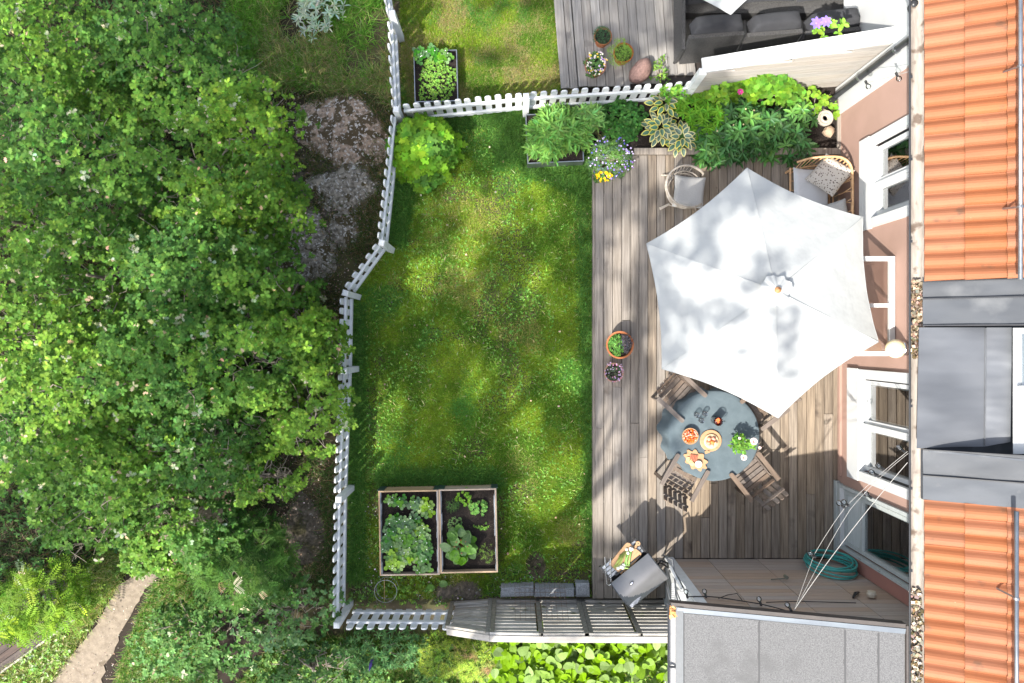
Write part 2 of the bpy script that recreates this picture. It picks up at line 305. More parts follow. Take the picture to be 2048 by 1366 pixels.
# ================================================================ SETTING
gm = pm('ground_soil_and_moss', (.085, .085, .030), (.06, .045, .028), (3, 3, 3), .95, .6, 0, c3=(.13, .10, .065), s3=1.1, t3=.58, w3=.1, c4=(.24, .21, .17), s4=26, t4=.70, coord='World')
g = MB(); xs = sorted(set([-400, -60, -20]+[-12+i*.5 for i in range(49)]+[20, 60, 400]))
for y in xs:
    for x in xs: g.v.append((x, y, -.012))
n_ = len(xs)
g.f = [(j*n_+i, j*n_+i+1, (j+1)*n_+i+1, (j+1)*n_+i) for j in range(n_-1) for i in range(n_-1)]; g.m = [0]*len(g.f)
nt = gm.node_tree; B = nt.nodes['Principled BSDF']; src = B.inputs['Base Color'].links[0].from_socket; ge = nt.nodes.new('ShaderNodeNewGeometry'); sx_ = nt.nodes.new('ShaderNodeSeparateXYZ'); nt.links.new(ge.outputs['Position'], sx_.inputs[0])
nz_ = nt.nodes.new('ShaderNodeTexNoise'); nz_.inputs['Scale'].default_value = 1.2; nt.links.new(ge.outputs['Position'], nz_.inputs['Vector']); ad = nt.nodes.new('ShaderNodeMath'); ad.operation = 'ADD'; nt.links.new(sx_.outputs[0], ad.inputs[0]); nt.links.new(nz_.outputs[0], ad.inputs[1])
mr_ = nt.nodes.new('ShaderNodeMapRange'); mr_.inputs[1].default_value = -2.0; mr_.inputs[2].default_value = -3.4; nt.links.new(ad.outputs[0], mr_.inputs[0]); mx_ = nt.nodes.new('ShaderNodeMix'); mx_.data_type = 'RGBA'; nt.links.new(mr_.outputs[0], mx_.inputs[0]); nt.links.new(src, mx_.inputs[6]); mx_.inputs[7].default_value = (.022, .015, .010, 1); nt.links.new(mx_.outputs[2], B.inputs['Base Color'])  # darker soil under the oaks, with their shade put into the colour
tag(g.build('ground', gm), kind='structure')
def strip(name, left, right, z, mat, kind='structure', wob=.013):
    b = MB(); P = []
    for i in range(len(left)-1):
        for t in np.linspace(0, 1, 9)[:-1]:
            l = W(*left[i], z).lerp(W(*left[i+1], z), t); r = W(*right[i], z).lerp(W(*right[i+1], z), t)
            d = (l-r).normalized(); l += d*random.uniform(-wob, wob)*3; r += d*random.uniform(-wob, wob)*3
            P.append([l.lerp(r, k/4)+Vector((0, 0, (.012*math.sin(k*math.pi/4)))) for k in range(5)])
    for row in P: b.v += [tuple(p) for p in row]
    b.f = [(i*5+k, i*5+k+1, (i+1)*5+k+1, (i+1)*5+k) for i in range(len(P)-1) for k in range(4)]; b.m = [0]*len(b.f)
    return b.build(name, mat, smooth=True)
PATH_L = [(60, 1440), (110, 1345), (185, 1260), (235, 1175), (285, 1130), (345, 1040), (390, 960), (430, 900)]
PATH_R = [(185, 1440), (212, 1330), (256, 1235), (298, 1170), (345, 1130), (430, 1060), (490, 985), (520, 920)]
tag(strip('footpath', PATH_L, PATH_R, .0, M['path']), kind='structure')
# soil areas round the beds
def patch(name, pts, z, mat, label=None, cat=None, kind=None):
    b = MB(); b.add([W(x, y, z) for x, y in pts], [tuple(range(len(pts)))[::-1]]); return tag(b.build(name, mat), label, cat, None, kind)
# bedrock: low humps of bare rock beyond the fence
def rock(px, py, rx, ry, h, mat, label, seed, rot=0, cat='rock outcrop', z0=-.03):
    n, mrows = 96, 38; cx, cy = W(px, py)[:2]; b = MB(); rx *= S(0); ry *= S(0)
    for j in range(mrows+1):
        for i in range(n):
            a = 2*math.pi*i/n; r = j/mrows
            ed = .72+.5*float(vn(math.cos(a)*1.6, math.sin(a)*1.6, 1, seed))
            x = r*ed*rx*math.cos(a); y = r*ed*ry*math.sin(a); x, y = x*math.cos(rot)-y*math.sin(rot), x*math.sin(rot)+y*math.cos(rot)
            z = h*(1-r**2.2)*(.55+.9*float(fbm(cx+x, cy+y, 3, seed)))+(.075*abs(float(fbm(cx+x*1.8, cy+y, 5, seed+3))-.5)+.035*float(vn(cx+x, cy+y, 16, seed)-.5)+.02*float(vn(cx+x, cy+y, 34, seed)-.5))*(1-r**3)-.03*(1-r**3)
            b.v.append((x, y, z))
    b.f = [(j*n+i, j*n+(i+1) % n, (j+1)*n+(i+1) % n, (j+1)*n+i) for j in range(mrows) for i in range(n)]; b.m = [0]*len(b.f)
    return tag(b.build('rock_outcrop', mat, smooth=True, loc=(cx, cy, z0)), label, cat, 'bare rock beyond the fence')
rock(655, 400, 120, 215, .05, M['rockdark'], 'broad brown mossy bedrock sheet running down beside the long fence to its kink', 17, -.12)
rock(688, 262, 98, 88, .20, M['rockpink'], 'pinkish bare granite with lichen and moss left of the fence corner post', 3)
rock(690, 372, 82, 52, .16, M['rockgrey'], 'grey granite slab with scattered dry leaves below the pink granite', 5, .2)
rock(590, 500, 82, 86, .22, M['rockgrey'], 'streaked grey rock between oak foliage and the kink of the fence', 9, -.3)
rock(690, 462, 42, 52, .10, M['rockgrey'], 'small mossy grey rock close to the picket fence above its kink', 13)
rock(608, 1065, 62, 88, .10, M['rockdark'], 'flat dark bedrock left of the lower picket fence', 21)
rock(918, 1184, 78, 26, .12, M['rockdark'], 'low dark mossy rock between the pallet bed and the slatted screen', 25)
rock(580, 408, 24, 16, .10, M['rockgrey'], 'small loose grey stone at the edge of the oak foliage', 28)
rock(665, 330, 60, 20, .07, M['rockdark'], 'brown mossy rock ledge between the pink and the grey granite', 30)

# ---------------------------------------------------------------- main deck
ZD = .2; pit = (1675-1190)*S(ZD)/27.5
deck = thing('wooden_deck', 'weathered grey brown plank terrace between lawn and house', 'deck', W(1190, 700, 0), kind='structure')
X0 = W(1190, 0, ZD).x; bw = pit-.0075; board_cache = {}
def dboard(parent, x, ya, yb, z, mat, w=bw, name='board', t=.028, rz=0):
    Ln = round(yb-ya, 2); key = (Ln, round(w, 4), mat.name)
    if key not in board_cache:
        board_cache[key] = MB().box((0, 0, -t/2), (w, Ln, t), bev=.004).mesh(name); board_cache[key].materials.append(mat)
    o = link(name, board_cache[key], None, parent, True)
    o.location = (x+random.uniform(-.001, .001), (ya+yb)/2, z+random.uniform(-.0015, .0015)); o.rotation_euler = (0, 0, rz); return o
ytop = W(0, 310, ZD).y; ybot = W(0, 1197, ZD).y; yshed = -3.275; ypans = W(0, 335, ZD).y
for i in range(28):
    x = X0+pit*(i+.5); a = ybot if x < 2.28 else yshed; b = ypans if x < W(1268, 0, ZD).x else ytop
    if i >= 27: b = W(0, 300, ZD).y
    cuts = [a]
    cur = b-random.uniform(1.2, 6.5)
    js = []
    while cur > a+.6: js.append(cur); cur -= random.choice([3.6, 4.2, 4.8])
    ed = [b]+js+[a]
    for k in range(len(ed)-1): dboard(deck, x, ed[k+1]+.002, ed[k]-.002, ZD, M['deck' if i < 6 or (i < 11 and i % 2) else 'deck_w'])
f_ = MB().box((0, 0, 0), (.028, ypans-ybot, .15)); f_.build('fascia_board', M['deck'], deck, world_space=True, loc=(X0-.016, (ypans+ybot)/2, .12))
jm = MB()
for k in range(12): jm.box((0, ybot+.3+k*.58, .10), (3.7, .045, .12))
tag(jm.build('joists', M['greywood'], deck, world_space=True, loc=(X0+1.88, 0, 0)), kind='stuff')
# ---------------------------------------------------------------- neighbour's deck (top), turned a few degrees, with one step
nd = thing('neighbour_deck', 'pale silver grey plank deck with a step beyond the white picket fence', 'deck', W(1250, 60, 0), kind='structure')
ang = rad(4.6)
def nboard(pxt, z, wpx, y0=-60, y1=176):
    a = W(pxt, y0, z); k = math.tan(ang); b = Vector((a.x+(a.y-W(0, y1, z).y)*k, W(0, y1, z).y, z))
    L_ = (a-b).length; c = (a+b)/2
    key = ('n', round(L_, 2), wpx)
    if key not in board_cache:
        board_cache[key] = MB().box((0, 0, -.014), (wpx*S(z)-.006, round(L_, 2), .028), bev=.004).mesh('board'); board_cache[key].materials.append(M['deck_n'])
    o = link('board', board_cache[key], None, nd, True); o.location = c; o.rotation_euler = (0, 0, ang); return o
for i in range(2): nboard(1112+i*19, .11, 18.6)
for i in range(30):
    xx = 1148+i*18.2; y1 = 172 if xx < 1300 else (150 if xx < 1380 else 112-(xx-1400)*.13)
    nboard(xx, .2, 18.2, y1=y1)
MB().box((0, 0, 0), (.03, 1.9, .10)).build('riser_board', M['deck_n'], nd, world_space=True, loc=W(1143, 60, .13), rot=(0, 0, ang))
tag(MB().box((0, 0, 0), (3.6, 1.7, .1)).build('under_deck', M['darkgap'], nd, world_space=True, loc=(3.35, 4.75, .08)), kind='stuff')

# ---------------------------------------------------------------- HOUSE
XW = 4.912
house = thing('house', 'salmon rendered house wall with white windows and orange tiled roof along the deck', 'house', (XW, 0, 0))
wins = [(1.55, 2.79, .93, 2.75), (-1.95, -.39, .58, 2.75), (-3.07, -2.12, .27, 2.75)]      # y0,y1,z0,z1
wb = MB(); Y = [-9.0, -3.07, -2.12, -1.95, -.39, 1.55, 2.79, 3.40]
def wallpiece(b, y0, y1, z0, z1, x=XW): b.box((x+.14, (y0+y1)/2, (z0+z1)/2), (.28, y1-y0, z1-z0))
for i in range(len(Y)-1):
    w = [q for q in wins if abs(q[0]-Y[i]) < .01]
    if w: wallpiece(wb, Y[i], Y[i+1], 0, w[0][2]); wallpiece(wb, Y[i], Y[i+1], w[0][3], 2.80)
    else: wallpiece(wb, Y[i], Y[i+1], 0, 2.80)
wb.build('wall', M['wall'], house, world_space=True)
wb = MB(); wallpiece(wb, 3.40, 3.82, 0, 2.95, XW-.03); wallpiece(wb, 3.82, 9, 0, 2.95); wb.build('white_wall_section', M['whiteplain'], house, world_space=True)
b = MB(); b.box((XW-.018, -.8, .31), (.036, 2.4, .05)); b.box((XW-.018, .98, .31), (.036, 1.1, .05)); b.build('plinth_moulding', M['wall'], house, world_space=True)
MB().box((XW-.03, -2.73, .235), (.06, 1.28, .07)).build('door_threshold', M['greypaint'], house, world_space=True)
# window builder: frame boards proud of the wall, recessed sash, glass, curtain and dim room behind
def window(y0, y1, z0, z1, mull, name='window', casing=.13, low=0.26, paint='whiteplain', panel=0, cur=.5, recess=.07):
    w = link(name, MB().box((XW-.012, (y0+y1)/2, z0+low/2), (.07, y1-y0+.02, low)).mesh('lower_casing'), M[paint], house, True)
    b = MB()
    for yy, s_ in ((y0, 1), (y1, -1)): MB().box((XW-.010, yy+s_*casing/2, (z0+low+z1)/2), (.06, casing, z1-z0-low)).build('side_casing', M[paint], w, world_space=True)
    MB().box((XW+.035, (y0+y1)/2, z0+low+.012), (.17, y1-y0-2*casing, .024), rot3(ry=rad(-8))).build('sill', M['sash'], w, world_space=True)
    xs_ = XW+recess; zi = z0+low+.03; ya, yb = y0+casing+.005, y1-casing-.005; ed = [ya]+mull+[yb]
    for k in range(len(ed)-1):
        a_, c_ = ed[k]+.02, ed[k+1]-.02; b = MB(); t = .055
        b.box((xs_, a_+t/2, (zi+z1)/2), (.05, t, z1-zi)); b.box((xs_, c_-t/2, (zi+z1)/2), (.05, t, z1-zi)); b.box((xs_, (a_+c_)/2, zi+t*.7), (.05, c_-a_-2*t-.004, t*1.4))
        b.box((xs_+.026, a_+t+.014, (zi+z1)/2), (.03, .02, z1-zi)); b.box((xs_+.026, c_-t-.014, (zi+z1)/2), (.03, .02, z1-zi))
        b.build('sash', M['sash' if not panel else 'greypaint'], w, world_space=True)
        if panel:
            b = MB(); nz_ = 14
            for i in range(nz_): b.box((xs_-.002, (a_+c_)/2, zi+.09+panel*i/nz_), (.02, c_-a_-2*t, panel/nz_*.8), rot3(ry=rad(25)))
            b.box((xs_-.004, (a_+c_)/2, zi+.09+panel+.02), (.055, c_-a_-2*t, .06)); b.build('louvre_panel', M['greypaint'], w, world_space=True)
        gz = zi+.085+(panel+.05 if panel else 0)
        MB().box((xs_+.012, (a_+c_)/2, (gz+z1)/2), (.006, c_-a_-2*t+.01, z1-gz)).build('pane', M['glass'], w, world_space=True)
        if cur:
            b = MB(); yy = c_-t; n = 22; wd = (c_-a_)*cur; base = len(b.v)
            for i in range(n+1):
                q = yy-wd*i/n; xx = xs_+.10+.025*math.sin(i*1.7); b.v += [(xx, q, z0-.1), (xx, q, z1)]
            b.f += [(2*i, 2*i+2, 2*i+3, 2*i+1) for i in range(n)]; b.m += [0]*n; b.build('curtain', M['curtain'], w, world_space=True)
    for k in mull: MB().box((xs_-.01, k, (zi+z1)/2), (.09, .045, z1-zi)).build('mullion', M[paint], w, world_space=True)
    b = MB(); b.box((XW+1.6, (y0+y1)/2, z0-.05), (2.6, y1-y0+1, .05)); b.box((XW+2.9, (y0+y1)/2, 1.6), (.05, y1-y0+1, 3)); b.build('interior', M['room'], w, world_space=True)
    return w
window(*[1.55, 2.79, .93, 2.75], [2.13], cur=.8)
window(*[-1.95, -.39, .58, 2.75], [-1.17], cur=.7, low=.30)
dr = window(-3.07, -2.12, .27, 2.75, [], 'terrace_door', casing=.05, low=.10, paint='greypaint', panel=.38, cur=0, recess=.03)
for zz in (.9, 1.4, 1.9): MB().tube([(XW-.03, -3.05, zz), (XW-.03, -3.05, zz+.07)], .012).build('hinge', M['steel'], dr, world_space=True)
tag(MB().box((XW-.004, -3.17, 1.2), (.03, .19, 2.0)).build('corner_panel', M['wallbase'], house, world_space=True))
# roof: slope 27 deg, single-wave tiles in courses
RS = math.tan(rad(27)); XE, ZE = 4.60, 2.90
def R_(x, y, dz=0): return Vector((x, y, ZE+(x-XE)*RS+dz))
rb = MB()
for a_, c_ in ((-9, W(0, 905, 3).y), (W(0, 652, 3).y, 9)): rb.hexa([R_(XE+.03, a_, -.09), R_(9, a_, -.09), R_(9, c_, -.09), R_(XE+.03, c_, -.09), R_(XE+.03, a_, -.05), R_(9, a_, -.05), R_(9, c_, -.05), R_(XE+.03, c_, -.05)])
roof = link('roof', rb.mesh('roof'), M['darkgap'], house, True)
TW, TL = .163, .378
tm = MB(); prof = [(-.54, -.022), (-.50, .008), (-.40, .030), (-.28, .040), (-.12, .043), (.04, .038), (.18, .026), (.30, .012), (.40, .003), (.50, .000)]
for (u, dz) in ((-.012, .026), (TL, -.008)):
    for v_, h_ in prof: tm.v.append((u, v_*TW, h_*1.25+dz))
np_ = len(prof)
tm.f = [(np_+i, i, i+1, np_+i+1)[::-1] for i in range(np_-1)]; tm.m = [0]*len(tm.f)
tme = tm.mesh('tile'); tme.materials.append(M['tile'])
def tiles(ya, yb, y_off):
    n = int((yb-ya)/TW)
    for c in range(5):
        s0 = c*TL*math.cos(rad(27))*.995
        for i in range(n+1):
            y = ya+TW*(i+.5)+y_off+random.uniform(-.003, .003)
            if y+TW*.5 > yb+.01: continue
            o = link('roof_tile', tme, None, roof, True); o.location = R_(XE+s0, y, random.uniform(-.002, .002)); o.rotation_euler = (0, -rad(27), random.uniform(-.006, .006))
ydt = W(0, 562, 3.0).y; ydb = W(0, 1003, 3.0).y
tiles(ydt, ydt+23*TW, 0); tiles(ydb-20*TW, ydb, 0)
# metal dormer: dark strips on the slope, a paler flat valley, white window at its head
dm = link('dormer', MB().hexa([R_(XE-.02, ydb, -.04), R_(7, ydb, -.04), R_(7, W(0, 903, 3).y, -.04), R_(XE-.02, W(0, 903, 3).y, -.04), R_(XE-.02, ydb, .02), R_(7, ydb, .02), R_(7, W(0, 903, 3).y, .02), R_(XE-.02, W(0, 903, 3).y, .02)]).mesh('dormer'), M['sheet'], house, True)
def sheet(ya, yb, dz=.025, seam=True, bottom=False):
    b = MB(); n = 14; m_ = 5
    for i in range(n+1):
        for j in range(m_+1):
            x = XE-.03+i*.13; y = ya+(yb-ya)*j/m_; b.v.append(tuple(R_(x, y, dz+.005*math.sin(i*1.3+ya*7)*math.sin(j*1.1+1))))
    b.f = [(i*(m_+1)+j, (i+1)*(m_+1)+j, (i+1)*(m_+1)+j+1, i*(m_+1)+j+1) for i in range(n) for j in range(m_)]; b.m = [0]*len(b.f)
    b.build('metal_strip', M['sheet'], dm, world_space=True, smooth=True)
    if seam: MB().bar(R_(XE-.035, yb if not bottom else ya, dz+.012), R_(7, yb if not bottom else ya, dz+.012), .012, .03).build('standing_seam', M['blackmetal'], dm, world_space=True)
yA, yB, yC = ydt, W(0, 597, 2.95).y, W(0, 651, 2.95).y
sheet(yB, yA-.004, .02, True); sheet(yC, yB-.01, .022, False); MB().bar(R_(XE-.035, yC, .03), R_(7, yC, .03), .014, .03).build('standing_seam', M['blackmetal'], dm, world_space=True)
MB().bar(R_(XE-.035, yB-.003, .034), R_(7, yB-.003, .034), .014, .03).build('standing_seam', M['blackmetal'], dm, world_space=True)
yE, yF = W(0, 952, 2.95).y, W(0, 900, 2.95).y
sheet(ydb+.005, yE, .024, True); sheet(yE+.008, yF, .024, True)
MB().hexa([R_(XE+.02, yF, -.3), R_(7, yF-.12, -.3), R_(7, yF-.14, -.3), R_(XE+.02, yF-.02, -.3), R_(XE+.02, yF, .03), R_(7, yF-.12, .03), R_(7, yF-.14, .03), R_(XE+.02, yF-.02, .03)]).build('dormer_cheek', M['sheet'], dm, world_space=True)
def ground_sheet(P, mat, name, n=12, wave=.007, seed=1):
    b = MB(); a, c, d, e = [Vector(p) for p in P]
    for i in range(n+1):
        for j in range(n+1):
            p = a.lerp(c, i/n).lerp(e.lerp(d, i/n), j/n); k = math.sin(math.pi*i/n)
            p.z += k*(wave*3.2*math.sin(j/n*9.5+seed)+wave*1.6*math.sin(i/n*3+j/n*4)); b.v.append(tuple(p))
    b.f = [(i*(n+1)+j, (i+1)*(n+1)+j, (i+1)*(n+1)+j+1, i*(n+1)+j+1) for i in range(n) for j in range(n)]; b.m = [0]*len(b.f)
    b.build(name, mat, dm, world_space=True, smooth=True)
P1 = [W(1838, 655, 2.93), W(1833, 897, 2.93), W(1970, 893, 2.99), W(1972, 655, 3.02)]
ground_sheet([P1[0], P1[3], P1[2], P1[1]], M['sheetlight'], 'apron_sheet')
ground_sheet([W(1973, 655, 3.02), W(2024, 655, 3.10), W(2021, 884, 3.06), W(1971, 893, 2.99)], M['sheetlight'], 'side_sheet', wave=.001)
MB().tube([W(1972, 656, 3.03), W(1970, 892, 3.0)], .006).build('sheet_fold', M['sheetlight'], dm, world_space=True)
MB().box((5.45, -.70, 2.85), (1.65, 2.1, .06)).build('dormer_base', M['sheet'], dm, world_space=True)
dw = link('dormer_window', MB().hexa([W(2026, 656, 3.10), W(2120, 656, 3.10), W(2120, 908, 3.05), W(2026, 908, 3.05), W(2026, 656, 3.18), W(2120, 656, 3.3), W(2120, 908, 3.3), W(2026, 908, 3.15)]).mesh('dormer_window'), M['whiteplain'], dm, True)
for y_ in (780,): MB().bar(W(2036, y_, 3.22), W(2110, y_, 3.32), .09, .05).build('window_bar', M['whiteplain'], dw, world_space=True)
MB().hexa([W(2044, 668, 3.205), W(2110, 668, 3.29), W(2110, 772, 3.29), W(2044, 772, 3.205), W(2044, 668, 3.21), W(2110, 668, 3.30), W(2110, 772, 3.30), W(2044, 772, 3.21)]).build('pane', M['glass'], dw, world_space=True)
# gutter along the eave
def gutter(xo, xi, z, ya, yb, parent, mat_in, nm='gutter', flip=False):
    b = MB(); n = 9; r = (xi-xo)/2; cx = (xi+xo)/2
    for y in (ya, yb):
        for rr in (r, r-.006):
            for k in range(n): a = math.pi+math.pi*k/(n-1); b.v.append((cx+rr*math.cos(a), y, z+rr*math.sin(a)))
    q = lambda e, l, k: e*2*n+l*n+k
    for k in range(n-1): b.f += [(q(0, 0, k), q(0, 0, k+1), q(1, 0, k+1), q(1, 0, k)), (q(0, 1, k), q(1, 1, k), q(1, 1, k+1), q(0, 1, k+1))]
    b.m = [0]*len(b.f); g_ = b.build(nm, mat_in, parent, smooth=True, world_space=True)
    MB().tube([(xo-.004, ya, z+.002), (xo-.004, yb, z+.002)], .011).build('gutter_lip', M['blackmetal'], g_, world_space=True)
    return g_
gt = gutter(4.455, 4.625, 2.86, -9, 9, house, M['gutter'])
for y in np.arange(-4.4, 5, .92): MB().box((4.46, y, 2.865), (.03, .03, .02)).build('gutter_bracket', M['blackmetal'], gt, world_space=True)
MB().box((4.615, 0, 2.895), (.03, 18, .03)).build('eave_trim', M['darkgap'], house, world_space=True)
# dry litter in the gutter
def litter(name, n, xr, yr, z, s, cols, label, cat, parent=None):
    pos = np.stack([U(*xr, n), U(*yr, n), z+U(0, .05, n)], -1)
    me = scatter_mesh(name, BIT, pos, U(0, 6.3, n), U(-.6, .6, n), U(-.6, .6, n), U(s*.5, s*1.4, n), cols)
    return link(name, me, M['debris'], parent, parent is not None)
k1 = 620; c1 = mixc(jit((.26, .20, .145), k1, .4), jit((.11, .075, .045), k1, .4), (RNG.random(k1) < .35).astype(float))
o = litter('leaf_litter', k1, (4.50, 4.60), (W(0, 715, 2.85).y, W(0, 560, 2.85).y), 2.80, .035, c1, '', ''); tag(o, 'dry leaves and grit filling the roof gutter beside the dark metal dormer', 'leaf litter', None, 'stuff')
k1 = 900; c1 = mixc(jit((.27, .23, .185), k1, .4), jit((.12, .085, .045), k1, .4), (RNG.random(k1) < .4).astype(float))
o = litter('leaf_litter', k1, (4.50, 4.60), (-5.2, W(0, 1180, 2.85).y), 2.80, .036, c1, '', ''); tag(o, 'pale dry leaves heaped in the gutter beside the grey felt roof', 'leaf litter', None, 'stuff')
# snow rail pipes on the roof
for i, (ya, yb, x_, lab) in enumerate(((W(0, 560, 3.4).y, 5.6, 2041, 'steel snow rail pipe on brackets across the upper part of the tiled roof'), (-5.6, W(0, 1020, 3.4).y, 2033, 'steel snow rail pipe on brackets across the lower part of the tiled roof'))):
    x = W(x_, 0, 3.46).x; z = 3.46
    sr = thing('snow_rail', lab, 'snow rail', (x, (ya+yb)/2, z-.15), group='snow rails on the roof')
    MB().tube([(x, ya, z), (x, yb, z)], .022, 10).build('pipe', M['galv'], sr, world_space=True, smooth=True)
    for y in np.arange(ya+.75, yb, 1.1 if i else 1.45):
        MB().bar((x, y, z), R_(x+.12, y, .03), .02, .008).bar((x, y, z), R_(x-.04, y+.02, .03), .02, .008).tube([(x, y-.012, z), (x, y+.012, z)], .030, 10).build('bracket', M['galv'], sr, world_space=True)
# downpipe and drain hose at the white wall
dp = thing('downpipe', 'dark metal downpipe running down the white wall section', 'downpipe', (XW-.07, 3.55, 0))
MB().tube([(4.54, 3.82, 2.80), (4.56, 3.82, 2.70), (XW-.08, 3.68, 2.42), (XW-.08, 3.66, .35), (XW-.1, 3.62, .26)], .042, 12).build('pipe', M['blackmetal'], dp, world_space=True, smooth=True)
for z in (1.0, 1.9): MB().tube([(XW-.08, 3.67, z), (XW-.08, 3.67, z+.04)], .049, 12).build('clamp', M['galv'], dp, world_space=True)
pts = [Vector((XW-.1, 3.62, .30)).lerp(W(1612, 218, .25), t)+Vector((0, -.05*math.sin(math.pi*t), .05*math.sin(math.pi*t))) for t in np.linspace(0, 1, 31)]
tag(MB().tube(pts, [.045+.006*(i % 2) for i in range(31)], 10).build('drain_hose', M['plastic'], smooth=True), 'black corrugated drain hose lying on the planter soil', 'drain hose')
# open top-hung window, standing out level from the wall
aw = thing('awning_window', 'white framed two pane window held out level from the salmon wall', 'window', (XW, .3, 1.72))
x1 = XW-.01; x0 = 4.30; ya, yb = W(0, 712, 1.74).y, W(0, 513, 1.74).y; z = 1.74
b = MB(); b.box((x1-.035, (ya+yb)/2, z), (.07, yb-ya, .05)); b.box((x0+.03, (ya+yb)/2, z), (.06, yb-ya, .05)); b.box(((x0+x1)/2, ya+.03, z+.001), (x1-x0-.13, .06, .05)); b.box(((x0+x1)/2, yb-.03, z+.001), (x1-x0-.13, .06, .05)); b.build('frame', M['whiteplain'], aw, world_space=True)
ym = W(0, 611, 1.74).y; MB().box(((x0+x1)/2, ym, z+.001), (x1-x0-.13, .05, .045)).build('glazing_bar', M['whiteplain'], aw, world_space=True)
for a_, c_ in ((ya+.06, ym-.025), (ym+.025, yb-.06)): MB().box(((x0+x1)/2, (a_+c_)/2, z), (x1-x0-.13, c_-a_, .006)).build('pane', glassmat('awning_glass', .12, (1, .97, .95)) if a_ < ym-.1 else bpy.data.materials['awning_glass'], aw, world_space=True)
MB().tube([(x0+.1, yb-.05, z-.02), (x1, yb-.05, z-.5)], .008).build('stay', M['steel'], aw, world_space=True)
# wall lamp
wl = thing('wall_lamp', 'cream glass globe wall lamp beside the open window', 'lamp', (XW, W(0, 697, 1.9).y, 1.9))
lc = W(1791, 697, 2.0); MB().lathe([(.118*math.cos(a)+.0005, .112*math.sin(a)) for a in np.linspace(-1.57, 1.57, 14)], 24, lc).build('globe', M['lamp'], wl, world_space=True, smooth=True)
MB().tube([(lc.x+.06, lc.y, lc.z), (XW, lc.y, lc.z)], .09, 16).build('mount', M['steel'], wl, world_space=True, smooth=True)
# ================================================================ FENCES
pk_out = [(-.046, 0), (.046, 0), (.046, .655), (.036, .685), (.018, .70), (-.018, .70), (-.036, .685), (-.046, .655)]
pkm = MB().prism(pk_out, -.011, .011, R=Matrix.Rotation(math.pi/2, 3, 'X')).mesh('picket'); pkm.materials.append(M['white'])
def picket_fence(label, pts, side, skip=(), post_at=None, zt=.78, pitch=.152, ends=(True, True)):
    f = thing('picket_fence', label, 'fence', (pts[0].x, pts[0].y, 0), group='white picket fence round the garden')
    for i, p in enumerate(pts):
        if (i == 0 and not ends[0]) or (i == len(pts)-1 and not ends[1]): continue
        q = pts[min(i+1, len(pts)-1)]-pts[max(i-1, 0)]; a = math.atan2(q.y, q.x)
        MB().box((0, 0, .43), (.085, .085, .86), bev=.012).build('post', M['white'], f, world_space=True, loc=(p.x, p.y, 0), rot=(0, 0, a))
    for i in range(len(pts)-1):
        a, b = pts[i].copy(), pts[i+1].copy(); a.z = b.z = 0; d = (b-a); L_ = d.length; d.normalize(); nrm = Vector((-d.y, d.x, 0))*side; az = math.atan2(d.y, d.x)
        for z in (.25, .60): MB().bar(a+d*.045+nrm*.045+Vector((0, 0, z)), b-d*.045+nrm*.045+Vector((0, 0, z)), .034, .07).build('rail', M['white'], f, world_space=True)
        n = max(1, int(round((L_-.06)/pitch)))
        for k in range(n):
            p = a+d*(L_-.06)*((k+.5)/n)+d*.03+nrm*.075
            o = link('picket', pkm, None, f, True); o.location = (p.x, p.y, .08+random.uniform(-.006, .006)); o.rotation_euler = (random.uniform(-.012, .012), random.uniform(-.012, .012), az)
    return f
ZP = .85
B_ = W(792, 218, ZP)
picket_fence('upper left run of white picket fence above the corner post, beside the neighbour lawn', [W(768, -70, ZP), W(784, 26, ZP), W(793, 214, ZP)], -1, ends=(True, False))
picket_fence('long left run of white picket fence with a kink, between bare rock and lawn', [B_, W(763, 485, ZP), W(690, 586, ZP), W(687, 742, ZP), W(677, 999, ZP), W(673, 1251, ZP)], -1)
picket_fence('bottom run of white picket fence ending at the slatted grey screen', [W(679, 1251, ZP), W(990, 1253, .85)], -1, ends=(False, False))
picket_fence('white picket fence between the two gardens ending at the white screen wall', [W(797, 218, ZP), W(1053, 192, ZP), W(1400, 170, ZP)], 1, ends=(False, False))
